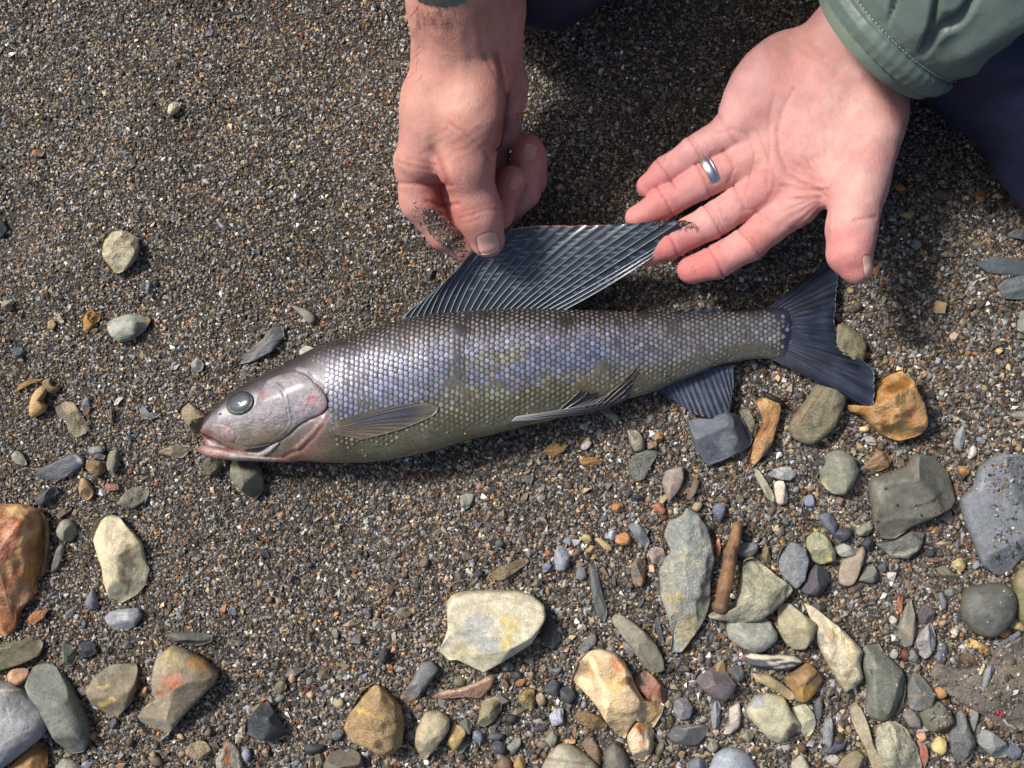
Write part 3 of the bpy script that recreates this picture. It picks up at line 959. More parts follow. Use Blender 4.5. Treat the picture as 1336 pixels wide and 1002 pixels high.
def fish_col(px, py, V):
    T, B = f_top(px), f_bot(px)
    t = np.clip((py - T) / (B - T + 1e-6), 0, 1)
    n = fbm(V * 130, 40, 3)
    n2 = fbm(V * np.array([60, 120, 60]), 41, 3)
    stops = [0, .10, .24, .45, .62, .78, .92, 1]
    cols = lin(np.array([(54, 50, 48), (64, 59, 57), (78, 75, 78), (92, 91, 90), (116, 114, 98), (110, 105, 86), (126, 124, 100), (118, 116, 98)], float))
    c = np.stack([np.interp(t + (n - .5) * .12, stops, cols[:, k]) for k in range(3)], -1)
    c *= (.75 + .5 * n2)[..., None]
    # greyer towards the tail
    g = sstep(780, 960, px)[..., None]
    c = c * (1 - g * .6) + g * .6 * lin((96, 94, 88)) * (.6 + .6 * sstep(0, .4, t))[..., None]
    nv_ = sstep(994, 1032, px + (n - .5) * 24)[..., None]
    c = c * (1 - nv_) + nv_ * lin((40, 46, 66)) * (.6 + .8 * n2)[..., None]
    # head
    hd = sstep(440, 425, px + (py - 520) * .05)[..., None]
    hs = [0, .10, .20, .34, .6, .8, 1]
    hc = lin(np.array([(62, 56, 58), (80, 74, 76), (118, 112, 118), (158, 152, 160), (150, 142, 144), (126, 114, 96), (156, 130, 114)], float))
    ch = np.stack([np.interp(t + (n - .5) * .10, hs, hc[:, k]) for k in range(3)], -1)
    c = c * (1 - hd) + ch * hd
    def spot(x, y, r, col, w):
        nonlocal c
        k = w * np.exp(-((px - x) ** 2 + (py - y) ** 2) / r ** 2)
        c = c + (lin(col) - c) * k[..., None]
    spot(268, 568, 9, (166, 96, 90), .8); spot(284, 566, 9, (180, 150, 148), .7)
    spot(415, 552, 14, (158, 122, 104), .5); spot(395, 585, 14, (164, 110, 86), .6); spot(440, 520, 9, (170, 160, 160), .5)
    spot(450, 578, 30, (88, 74, 48), .75); spot(600, 560, 30, (104, 92, 60), .6); spot(540, 588, 24, (100, 92, 70), .5); spot(520, 572, 18, (112, 92, 58), .5); spot(760, 520, 30, (112, 98, 58), .5); spot(735, 470, 26, (150, 134, 84), .45)
    for L, w, col, k in ((MEMBR, 2.6, (206, 150, 140), .8), (OPERC, 2.0, (80, 56, 52), .5), ([(424, 545), (405, 566), (385, 585)], 1.8, (214, 180, 170), .7), ([(418, 555), (398, 575), (380, 590)], 1.6, (120, 70, 50), .6)):
        q = k * np.exp(-(polydist(px, py, L) / w) ** 2)
        c = c + (lin(col) - c) * q[..., None]
    return c

XC, TT = np.meshgrid(fx, fa, indexing='ij')
FV = surf(XC, TT)
Nrm = np.gradient(FV, axis=0)
Nt = np.roll(FV, -1, 1) - np.roll(FV, 1, 1)
Nrm = np.cross(Nrm, Nt)
Nrm /= np.linalg.norm(Nrm, axis=-1)[..., None] + 1e-12
if Nrm[NX // 2, NA // 4, 2] < 0:
    Nrm = -Nrm
fpx, fpy = PX(FV)
up = (np.sin(TT) > 0)
dsp = -.0011 * np.exp(-(polydist(fpx, fpy, OPERC[2:]) / 2.2) ** 2) - .0008 * np.exp(-(polydist(fpx, fpy, MEMBR) / 2.0) ** 2)
dsp += .0010 * np.exp(-(polydist(fpx, fpy, [(425, 548), (408, 566), (388, 585)]) / 3.0) ** 2)
dsp += (fbm(FV * 90, 44, 2) - .5) * .0012
FV = FV + Nrm * (dsp * up)[..., None]
FCOL = fish_col(fpx, fpy, FV).reshape(-1, 3) * FK
Vf = np.vstack([FV.reshape(-1, 3), FV[0].mean(0)[None], FV[-1].mean(0)[None]])
k = np.arange(NA); k2 = (k + 1) % NA
Ff = gridfaces(NX, NA)
wrap = np.stack([np.arange(NX - 1) * NA + NA - 1, np.arange(1, NX) * NA + NA - 1, np.arange(1, NX) * NA, np.arange(NX - 1) * NA], -1)
caps = [np.stack([np.full(NA, NX * NA), k2, k], -1), np.stack([np.full(NA, NX * NA + 1), (NX - 1) * NA + k, (NX - 1) * NA + k2], -1)]
fish = empty('fish', W(640, 505, 0), label='dark grey fish with a tall spotted dorsal fin lying on its side on the sand', category='fish')
fbody = mk('body', Vf, [Ff[:, ::-1], wrap[:, ::-1]] + [c[:, ::-1] for c in caps], M['fish'], parent=fish, col=np.vstack([FCOL, FCOL[:1], FCOL[-1:]]))

def patch(name, poly, mat, lift, colfn, parent, edge=6.0, n=70, m=18, drop=.0015, centre=None, liftfn=None):
    """a thin plate whose outline is poly, lying on the flank; lift in metres, rounded off over edge pixels"""
    O = closed_curve(poly, 0)
    L = np.concatenate([[0], np.cumsum(np.linalg.norm(np.diff(np.vstack([O, O[:1]]), axis=0), axis=1))])
    s = np.linspace(0, L[-1], n, endpoint=False)
    OO = np.vstack([O, O[:1]])
    O = np.stack([np.interp(s, L, OO[:, k]) for k in (0, 1)], -1)
    c = np.asarray(centre if centre is not None else O.mean(0), float)
    f = 1 - (1 - np.linspace(0, 1, m)) ** 1.5
    G = c + (O[:, None] - c) * f[None, :, None]
    d = -polysd(G[..., 0], G[..., 1], O)
    l = lift * np.sqrt(np.clip(1 - (1 - np.clip(d / edge, 0, 1)) ** 2, 0, 1))
    if liftfn is not None:
        l = l * liftfn(G[..., 0], G[..., 1])
    z = fish_z(G[..., 0], G[..., 1]) + l
    z[:, -1] -= drop
    V = W(G[..., 0], G[..., 1], z * 1000)
    col = colfn(G[..., 0], G[..., 1], V).reshape(-1, 3)
    F = gridfaces(n, m, True)
    return mk(name, V.reshape(-1, 3), F if np.cross(O[1] - O[0], O[0] - c) > 0 else F[:, ::-1], mat, parent=parent, col=col)

def head_col(base, items, dark=None, lines=()):
    def fn(px, py, V):
        c = np.broadcast_to(lin(base), px.shape + (3,)).copy()
        n = fbm(V * 220, 51, 3)
        n2 = fbm(V * np.array([500, 200, 300]), 52, 2)
        for (x, y, r, col, w) in items:
            q = w * np.exp(-((px - x) ** 2 + (py - y) ** 2) / r ** 2)
            c += (lin(col) - c) * q[..., None]
        for L, w, col, k in lines:
            q = k * np.exp(-(polydist(px, py, L) / w) ** 2)
            c += (lin(col) - c) * q[..., None]
        return c * (.62 + .46 * n + .32 * n2)[..., None] * FK
    return fn

# gill cover (opercle), cheek (preopercle), upper jaw, lower jaw
patch('gill_cover', [(345, 500), (362, 490), (375, 486), (387, 484), (399, 488), (409, 497), (420, 507), (427, 519), (428, 530), (420, 540), (403, 547), (388, 556), (376, 567), (360, 577), (342, 578), (336, 550)], M['gill'], .0013,
      head_col((156, 150, 158), [(393, 520, 26, (150, 143, 152), .8), (408, 521, 5, (196, 84, 84), .9), (396, 524, 10, (168, 128, 134), .5), (372, 500, 10, (160, 138, 142), .4), (415, 510, 6, (160, 120, 116), .5), (420, 535, 10, (170, 140, 136), .7), (384, 492, 12, (170, 150, 152), .6), (370, 572, 16, (140, 126, 110), .8), (426, 520, 6, (150, 100, 88), .8)], None, [(OPERC, 2.2, (112, 84, 76), .6), (PREOP, 1.4, (74, 66, 70), .85), ([(384, 500), (392, 515), (398, 530)], 2.0, (170, 166, 174), .5), ([(405, 500), (414, 515), (416, 530)], 1.6, (168, 160, 166), .5)]), fish, edge=13)  # the two pale streaks are whitish highlights painted into the colour
patch('cheek', [(300, 551), (318, 545), (332, 530), (338, 512), (348, 503), (362, 501), (372, 510), (377, 525), (379, 540), (380, 549), (374, 561), (362, 572), (345, 580), (320, 583), (302, 575), (296, 562)], M['gill'], .0016,
      head_col((148, 143, 150), [(343, 515, 5, (176, 70, 72), .8), (352, 520, 12, (164, 132, 136), .6), (340, 552, 10, (160, 136, 140), .5), (345, 545, 22, (146, 140, 150), .6), (330, 538, 10, (160, 154, 160), .7), (350, 575, 22, (128, 112, 84), .95), (320, 578, 20, (138, 120, 96), .9), (300, 570, 8, (184, 140, 132), .6), (368, 562, 12, (122, 108, 84), .8)], None, [(PREOP, 1.8, (84, 76, 80), .7), ([(330, 545), (345, 538), (358, 536)], 2.5, (176, 170, 178), .6), ([(325, 560), (345, 556), (365, 552)], 1.6, (116, 104, 104), .4)]), fish, edge=9)  # pale streak across the cheek: a highlight put into the colour
patch('upper_jaw', [(276, 553), (286, 551), (297, 554), (307, 562), (310, 572), (304, 577), (294, 575), (283, 569), (276, 562)], M['gill'], .0022,
      head_col((166, 150, 150), [(290, 566, 8, (182, 154, 150), .9), (300, 566, 6, (190, 140, 136), .7), (281, 556, 6, (160, 148, 152), .7)]), fish, edge=6, n=48, m=12)

def lens_body(name, poly, mat, zc, th, colfn, n=64, m=12):
    """a closed lens-shaped solid with the given outline"""
    O = closed_curve(poly, 0)
    L = np.concatenate([[0], np.cumsum(np.linalg.norm(np.diff(np.vstack([O, O[:1]]), axis=0), axis=1))])
    s = np.linspace(0, L[-1], n, endpoint=False)
    OO = np.vstack([O, O[:1]])
    O = np.stack([np.interp(s, L, OO[:, k]) for k in (0, 1)], -1)
    cx = np.stack([O[:, 0].mean() + (O[:, 0] - O[:, 0].mean()) * .75, np.interp(O[:, 0], O[:n, 0][np.argsort(O[:, 0])], O[np.argsort(O[:, 0]), 1])], -1)
    c = O.mean(0)
    t = np.linspace(-np.pi / 2, np.pi / 2, 2 * m)
    G = c + (O[:, None] - c) * np.cos(t)[None, :, None]
    w = np.sin(t)[None, :] * th
    V = W(G[..., 0], G[..., 1], zc * 1000)
    V[..., 2] += w
    col = colfn(G[..., 0], G[..., 1], V).reshape(-1, 3)
    F = gridfaces(n, 2 * m, True)
    area = np.sum(O[:, 0] * np.roll(O[:, 1], -1) - np.roll(O[:, 0], -1) * O[:, 1])
    return mk(name, V.reshape(-1, 3), F[:, ::-1] if area < 0 else F, mat, parent=fish, col=col)

jaw = lens_body('lower_jaw', [(258, 587), (260, 582), (266, 580), (278, 581), (296, 584), (318, 587), (336, 591), (360, 594), (392, 597), (398, 600), (380, 603), (350, 602), (318, 601), (290, 599), (270, 595), (261, 591)], M['gill'], .0185, .0125,
          head_col((186, 156, 148), [(262, 588, 8, (150, 84, 78), .9), (272, 580, 8, (196, 150, 146), .7), (300, 584, 9, (186, 124, 108), .8), (316, 596, 12, (222, 204, 196), .8), (345, 594, 12, (214, 204, 196), .8), (285, 594, 10, (214, 160, 150), .7), (390, 600, 25, (190, 116, 96), .9)]))
# dark slit where the gill membrane folds away from the jaw, and the pale fold beside it
patch('jaw_slit', [(316, 587), (330, 584), (345, 581), (356, 577), (348, 584), (338, 590), (326, 590)], M['fish'], .0006, lambda a, b, V: np.broadcast_to(lin((24, 20, 20)), a.shape + (3,)), fish, edge=2, n=36, m=6)
patch('gill_membrane', [(300, 590), (320, 590), (336, 592), (350, 586), (360, 578), (366, 577), (356, 588), (342, 597), (322, 599), (306, 597)], M['gill'], .0012, head_col((214, 204, 200), [(360, 582, 8, (150, 146, 150), .7)]), fish, edge=3, n=40, m=8)

# eye: socket ring, ball, clouded pupil
def ellipse_poly(cx, cy, a, b, ang, n=28):
    t = np.linspace(0, 2 * np.pi, n, endpoint=False)
    return np.stack([cx + a * np.cos(t) * math.cos(ang) - b * np.sin(t) * math.sin(ang), cy + a * np.cos(t) * math.sin(ang) + b * np.sin(t) * math.cos(ang)], -1)
patch('eye_socket', ellipse_poly(313.5, 526, 19.2, 15.2, -.5), M['gill'], .0014, head_col((58, 58, 56), [(303, 536, 9, (130, 130, 118), .5)]), fish, edge=5, n=48, m=10)
eye = patch('eye', ellipse_poly(313.5, 525.5, 17, 13.2, -.5), M['eye'], .0024, lambda a, b, V: np.broadcast_to(lin((84, 94, 102)) * .55, a.shape + (3,)) * (1 - .55 * sstep(.70, 1, np.hypot((a - 313.5) / 17, (b - 525.5) / 14))[..., None]), fish, edge=13, n=48, m=12)
patch('pupil', ellipse_poly(310.5, 525.5, 9.5, 9.0, -.5), M['eye'], .0029, lambda a, b, V: np.broadcast_to(lin((96, 102, 122)) * .55, a.shape + (3,)) * (.75 + .4 * sstep(318, 303, a))[..., None], eye, edge=13, n=36, m=8)
patch('nostril', ellipse_poly(287, 540, 2.4, 1.6, -.6), M['fish'], .0004, lambda a, b, V: np.broadcast_to(lin((40, 32, 34)), a.shape + (3,)), fish, edge=1.5, n=14, m=4)

# ---- scales: one real plate each, in rows along the flank
rs = np.random.default_rng(11)
rows_t = []
SV, SF, SCc = [], [], []
pit = 7.35
xs_station = 395.0
col_i = 0
hexn = 8
while xs_station < 1034:
    T, B = f_top(xs_station), f_bot(xs_station)
    h = (B - T) / 2
    b = f_half(xs_station) * S
    tt = np.linspace(.05, 3.0, 160)
    arc = np.concatenate([[0], np.cumsum(np.hypot(np.diff(np.cos(tt)) * h, np.diff(np.sin(tt)) * b))])
    lat = np.interp(1.30, tt, arc)                    # rows are counted from the lateral line
    rp = pit * np.interp(xs_station, [400, 700, 1000], [.97, 1.0, .90])
    j0 = math.ceil((3 - lat) / rp)
    for j in range(j0, 60):
        a = lat + (j + .5 * (col_i % 2)) * rp
        if a > arc[-1] - 3:
            break
        if a < 2:
            continue
        t = float(np.interp(a, arc, tt))
        frac = (1 - math.cos(t)) / 2
        x = xs_station + rs.normal(0, .35)
        px_, py_ = x, T + frac * (B - T)
        big = 1.0 if abs(a - lat) > rp * .3 else .78
        if frac > .70:
            big = float(np.interp(frac, [.68, .76, .93], [1, .72, .5]))
            if frac > np.interp(x, [430, 650, 800, 900], [.86, .88, .92, .96]) + rs.normal(0, .02):
                continue
            if frac > .95:
                continue
        if py_ > np.interp(px_, [395, 428, 433, 445, 480, 560, 575], [300 + 175, 300 + 178, 560, 566, 552, 545, 700]) and px_ < 575:
            if px_ < 436 or (py_ > 598):
                continue
        lim = np.interp(py_, [440, 470, 490, 505, 530, 560], [402, 412, 428, 431, 434, 442])
        if px_ < lim:
            continue
        if px_ > 1008 + 18 * math.sin(math.pi * frac) + rs.normal(0, 8):
            continue
        big *= float(np.interp(frac, [0, .10, .22], [.55, .72, 1]))
        SV.append((x, t, big, frac, rp))
    xs_station += rp * .88
    col_i += 1
SP = np.array(SV)
def scale_colour(x, f):
    n = len(x)
    top = lin((128, 118, 116)); lav = lin((138, 134, 154)); blu = lin((122, 130, 162)); oli = lin((140, 134, 104)); pale = lin((168, 170, 150)); gry = lin((118, 116, 120)); sil = lin((142, 138, 138))
    q = f + rs.normal(0, .045, n)
    stops = [0, .10, .24, .40, .56, .70, .84, 1]
    C = np.stack([np.interp(q, stops, np.array([top, top, lav, blu, blu, oli, pale, pale])[:, k]) for k in range(3)], -1)
    P2 = np.stack([x / 60, f * 5], -1)
    pat = fbm(P2, 61, 3) + rs.normal(0, .10, n)
    ol = (sstep(.50, .66, pat) * sstep(.2, .4, f))[:, None] * sstep(520, 620, x)[:, None]
    C = C * (1 - ol * .7) + ol * .7 * oli
    tail = sstep(770, 900, x)[:, None]
    C = C * (1 - tail * .9) + tail * .9 * (gry + (sil - gry) * sstep(.2, .7, f)[:, None])
    head = sstep(560, 440, x)[:, None] * sstep(.62, .45, f)[:, None] * sstep(.08, .2, f)[:, None]
    C = C * (1 - head * .6) + head * .6 * lin((158, 152, 182))
    C = C * (1 + rs.normal(0, .055, (n, 3))) * 1.12
    bl = sstep(.66, .76, f)[:, None]
    C = C + (C.mean(1)[:, None] - C) * .15
    C = C * (1 - bl * .6) + bl * .6 * lin((150, 143, 112))
    return C * np.exp(rs.normal(0, .2, (n, 1))) * FK
SCOL = scale_colour(SP[:, 0], SP[:, 3])
e = .02
base = surf(SP[:, 0], SP[:, 1])
dx = surf(SP[:, 0] + 1, SP[:, 1]) - base
dt = surf(SP[:, 0], SP[:, 1] + e) - base
dx /= np.linalg.norm(dx, axis=1)[:, None]
nn = np.cross(dx, dt); nn /= np.linalg.norm(nn, axis=1)[:, None]
nn[nn[:, 2] < 0] *= -1
dv = np.cross(nn, dx)
dv[dv[:, 1] > 0] *= -1                                   # dv points to the belly
ang = np.linspace(0, 2 * np.pi, 10, endpoint=False)
# a rounded scale, broader towards the tail; overlapping like tiles (tail edge lifted)
ring_u = np.cos(ang) * np.where(np.cos(ang) > 0, 1.0, .92)
ring_v = np.sin(ang) * .98
R = (SP[:, 4] / S * .50 * SP[:, 2] * rs.uniform(.88, 1.08, len(SP)))[:, None]
Vs = []
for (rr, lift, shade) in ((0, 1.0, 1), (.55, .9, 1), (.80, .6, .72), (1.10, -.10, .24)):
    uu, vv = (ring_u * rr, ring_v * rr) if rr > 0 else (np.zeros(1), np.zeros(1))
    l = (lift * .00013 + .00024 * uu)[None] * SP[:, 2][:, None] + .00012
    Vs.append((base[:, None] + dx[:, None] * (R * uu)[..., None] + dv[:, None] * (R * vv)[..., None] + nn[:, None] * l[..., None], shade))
npv = 1 + 30
V = np.concatenate([v for v, _ in Vs], 1)
n = len(SP)
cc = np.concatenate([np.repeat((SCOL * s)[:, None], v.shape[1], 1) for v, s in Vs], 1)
F3 = [(0, 1 + k, 1 + (k + 1) % 10) for k in range(10)]
F4 = [(1 + r * 10 + k, 11 + r * 10 + k, 11 + r * 10 + (k + 1) % 10, 1 + r * 10 + (k + 1) % 10) for r in (0, 1) for k in range(10)]
off = (npv * np.arange(n))[:, None, None]
test = np.cross(V[0, 1] - V[0, 0], V[0, 2] - V[0, 0]) @ nn[0]
F3, F4 = np.array(F3), np.array(F4)
if test < 0:
    F3, F4 = F3[:, ::-1], F4[:, ::-1]
mk('scales', V.reshape(-1, 3), [(F3[None] + off).reshape(-1, 3), (F4[None] + off).reshape(-1, 4)], M['scale'], parent=fish, col=cc.reshape(-1, 3), kind='stuff')

# ---- fins
def fin(name, root, rim, zroot, zrim, nray, colfn, bend=0.0, bend1=None, thick=.00035, rip=.0004, nu=140, nv=48, raycol=(150, 156, 164), ray_r=.00042, parts=True, ray_skip=1, fray=0.0, zmid=0.0, raymat='fin', seed=0, ray_lo=0.0):
    """a membrane between a root line and a rim line (photo px), rippled between its rays; each ray its own ridge"""
    A, B = open_curve(root, nu), open_curve(rim, nu)
    v = np.linspace(0, 1, nv)
    D = B - A
    perp = np.stack([-D[:, 1], D[:, 0]], -1)
    if fray:
        r_ = np.random.default_rng(seed)
        jag = (r_.random(nu) - .5) * fray
        jag = np.convolve(jag, [.25, .5, .25], 'same')
        B = B + D * jag[:, None]
        D = B - A
    G = A[:, None] + D[:, None] * v[None, :, None] + perp[:, None] * ((bend + ((bend if bend1 is None else bend1) - bend) * np.linspace(0, 1, nu) ** 1.5)[:, None] * (v * (1 - v) * 4)[None])[..., None]
    u = np.linspace(0, 1, nu)
    z0 = np.asarray(zroot(A[:, 0], A[:, 1]) if callable(zroot) else np.interp(u, np.linspace(0, 1, len(zroot)), zroot), float)
    z1 = np.asarray(zrim(B[:, 0], B[:, 1]) if callable(zrim) else np.interp(u, np.linspace(0, 1, len(zrim)), zrim), float)
    z = z0[:, None] * (1 - v) + z1[:, None] * v + zmid * (v * (1 - v))[None] * 4
    if callable(zrim) and zrim is fish_z_off:
        z = np.maximum(z, fish_z(G[..., 0], G[..., 1]) + .0008)
    z = z + rip * np.cos(2 * np.pi * nray * u)[:, None] * np.sqrt(v)[None]
    z = z + (fbm(np.stack([G[..., 0] / 40, G[..., 1] / 40], -1), 71 + seed, 2) - .5) * .0016 * v[None]
    top = W(G[..., 0], G[..., 1], (z + thick / 2) * 1000)
    bot = W(G[..., 0], G[..., 1], (z - thick / 2) * 1000)
    U, Vv = np.meshgrid(u, v, indexing='ij')
    col = colfn(U, Vv, G[..., 0], G[..., 1], top).reshape(-1, 3)
    f = gridfaces(nu, nv)
    N = nu * nv
    ring = np.concatenate([np.arange(nv), np.arange(1, nu) * nv + nv - 1, (nu - 1) * nv + np.arange(nv - 2, -1, -1), np.arange(nu - 2, 0, -1) * nv])
    r2 = np.roll(ring, -1)
    Fs = [f, f[:, ::-1] + N, np.stack([ring, ring + N, r2 + N, r2], -1)]
    c = top[nu // 2, nv // 2]
    nz = np.cross(top[nu // 2 + 1, nv // 2] - c, top[nu // 2, nv // 2 + 1] - c)[2]
    if nz < 0:
        Fs = [q[:, ::-1] for q in Fs]
    o = mk(name, np.vstack([top.reshape(-1, 3), bot.reshape(-1, 3)]), Fs, M['fin'], parent=fish, col=np.vstack([col, col * .8]))
    if parts:
        for k in range(0, nray + 1, ray_skip):
            i = int(round(k / nray * (nu - 1)))
            path = top[i, ::3] + (0, 0, .0001)
            lo = int(len(path) * ray_lo)
            path = path[lo:]
            q = np.linspace(0, 1, len(path))
            V, F = tube(path, ray_r * (1 - .75 * q), 5, False)
            w = np.linspace(0, 1, len(path))
            cc = np.broadcast_to(lin(raycol), (5, len(path), 3)) * (1 - .45 * w)[None, :, None] * FK
            mk('fin_ray', V, F, M[raymat], parent=o, col=cc.reshape(-1, 3))
    return o

def fish_z_off(a, b): return fish_z(a, b) + .0009
M['ray'] = material('fin_ray', .25, .6, coat=.4)

# dorsal fin: rays bunch under the thumb, then sweep back to the tip on the open hand
d_root = [(527, 415), (560, 411), (600, 407), (640, 404), (680, 403), (712, 403), (735, 405)]
d_rim = [(560, 388), (592, 358), (608, 338), (622, 326), (640, 318), (655, 306), (676, 297), (710, 294), (750, 294), (790, 293), (830, 291), (862, 288), (895, 288), (905, 292), (898, 300), (892, 304), (880, 315)]
def dorsal_col(U, V, px, py, P):
    c = np.broadcast_to(lin((62, 70, 82)) * .6, U.shape + (3,)).copy()
    c *= (.75 + .5 * fbm(np.stack([U * 44, V * 5], -1), 80, 3))[..., None]
    # rows of pale spots between the rays
    nr = 24
    cell = (U * nr) % 1 - .5
    k = np.floor(U * nr)
    sp = V * 17 + .5 * (k % 2) + .3 * np.sin(k * 1.7)
    row = np.floor(sp)
    dv_ = (sp % 1) - .5
    on = _hash(k.astype(np.int64), row.astype(np.int64), np.zeros_like(row, np.int64), 5) >  .45
    d = np.hypot(cell / .33, dv_ / .20)
    s = (1 - sstep(.75, 1.15, d)) * on * sstep(.22, .32, U) * sstep(.10, .2, V)
    c += (lin((150, 166, 178)) * .6 - c) * (s * .6)[..., None]
    edge = sstep(.972, .995, V) * sstep(.3, .36, U) * sstep(.66, .60, U)
    c += (lin((170, 108, 92)) - c) * (edge * .8)[..., None]
    return c
fin('dorsal_fin', d_root, d_rim, [.0238, .0242, .0240, .0232, .0224, .0215, .021], [.030, .036, .043, .0455, .0455, .044, .044, .044, .045, .046, .048, .050, .0525, .0535, .053, .049, .045], 24, dorsal_col, bend=-.07, bend1=.02, rip=.00028, nu=241, nv=90, raycol=(176, 186, 196), ray_r=.0004, raymat='ray', fray=.02, zmid=.001, seed=1)

def blue_col(c1, c2, seed):
    def fn(U, V, px, py, P):
        st = fbm(np.stack([U * 60, V * 4], -1), seed, 3)
        n = fbm(np.stack([U * 5, V * 5], -1), seed + 3, 3)
        k = np.clip(st * 1.5 - .35 + (n - .5) * .8, 0, 1)[..., None]
        c = lin(c1) * (1 - k) + lin(c2) * k
        return c * (.7 + .6 * n)[..., None] * FK
    return fn
zt = .0085
fin('tail_fin', [(1000, 402), (1006, 412), (1014, 425), (1018, 436), (1014, 448), (1010, 458), (1006, 468)], [(1066, 352), (1082, 348), (1093, 361), (1091, 380), (1090, 402), (1089, 425), (1098, 448), (1118, 465), (1138, 482), (1141, 505), (1137, 531), (1118, 524), (1092, 511)], [zt, zt, zt + .001, zt + .0015, zt + .001, zt, zt], [.006, .0065, .0075, .008, .0085, .009, .0105, .0125, .0165, .0165, .016, .0135, .012], 26, blue_col((22, 26, 40), (66, 74, 96), 90), rip=.00025, raycol=(58, 66, 88), ray_r=.0003, nu=200, nv=60, fray=.03, seed=2, zmid=.002)
fin('anal_fin', [(858, 509), (885, 498), (915, 486), (940, 478), (956, 476)], [(874, 519), (895, 534), (915, 543), (938, 546), (950, 540), (957, 505)], [.009, .0085, .008, .008, .008], [.009, .010, .011, .011, .010, .008], 14, blue_col((36, 43, 60), (84, 95, 118), 94), rip=.0003, raycol=(76, 88, 120), ray_r=.0004, nu=120, nv=40, seed=3, fray=.03)
fin('adipose_fin', [(880, 408), (905, 408), (940, 407)], [(888, 405), (912, 402), (944, 404)], [.0125, .012, .011], [.0125, .012, .011], 4, blue_col((34, 40, 62), (60, 70, 100), 97), parts=False, nu=30, nv=10, seed=4, thick=.0012)
def pect_col(U, V, px, py, P):
    c = np.broadcast_to(lin((132, 118, 96)), U.shape + (3,)).copy()
    st = fbm(np.stack([U * 46, V * 3], -1), 101, 3)
    k = np.exp(-((U - .45) / .28) ** 2) * sstep(.1, .3, V) * sstep(1.05, .75, V)
    c += (lin((74, 76, 92)) - c) * (k * .9)[..., None]
    e_ = np.exp(-(U / .05) ** 2) + .6 * sstep(.12, .0, V)
    c += (lin((196, 188, 182)) - c) * np.clip(e_, 0, 1)[..., None] * .7
    return c * (.6 + .8 * st)[..., None] * FK
fin('pectoral_fin', [(424, 557), (428, 560), (431, 564), (434, 567)], [(478, 538), (520, 528), (555, 526), (571, 531), (566, 541), (548, 550), (516, 562), (470, 574)], fish_z_off, fish_z_off, 12, pect_col, bend=-.03, rip=.00008, raycol=(104, 94, 80), ray_r=.00026, nu=120, nv=60, seed=5)
def pelv_col(U, V, px, py, P):
    st = fbm(np.stack([U * 30, V * 3], -1), 111, 3)
    c = np.broadcast_to(lin((118, 120, 128)), U.shape + (3,)) * (.6 + .8 * st)[..., None]
    tip = sstep(.55, .8, V)[..., None]
    return (c * (1 - tip * .75) + tip * .75 * lin((52, 48, 54)) * (.6 + .8 * st)[..., None]) * FK
fin('pelvic_fin', [(668, 549), (670, 546.5), (673, 544)], [(735, 545), (775, 538), (812, 525), (822, 516), (800, 528), (765, 531), (735, 534)], fish_z_off, fish_z_off, 6, pelv_col, rip=.0003, bend=.0, raycol=(226, 222, 220), ray_r=.0004, nu=90, nv=50, seed=6, raymat='ray')
fin('pelvic_fin', [(728, 536), (750, 533), (775, 531), (800, 527)], [(755, 512), (768, 513), (780, 517), (792, 514), (806, 507), (820, 494), (830, 481), (828, 494), (818, 515)], fish_z_off, fish_z_off, 9, lambda U, V, a, b, P: np.broadcast_to(lin((52, 44, 46)), U.shape + (3,)) * (.6 + .7 * fbm(np.stack([U * 20, V * 3], -1), 7))[..., None] * FK, rip=.0003, raycol=(170, 160, 158), ray_r=.00032, nu=110, nv=36, seed=7, raymat='ray', fray=.5)
lens_body('mouth_lining', [(266, 569), (276, 572), (288, 577), (302, 583), (306, 588), (290, 588), (274, 585), (268, 579)], M['gill'], .0150, .006, head_col((206, 186, 182), [(270, 573, 6, (130, 56, 54), .9), (280, 580, 6, (214, 196, 194), .7)]))
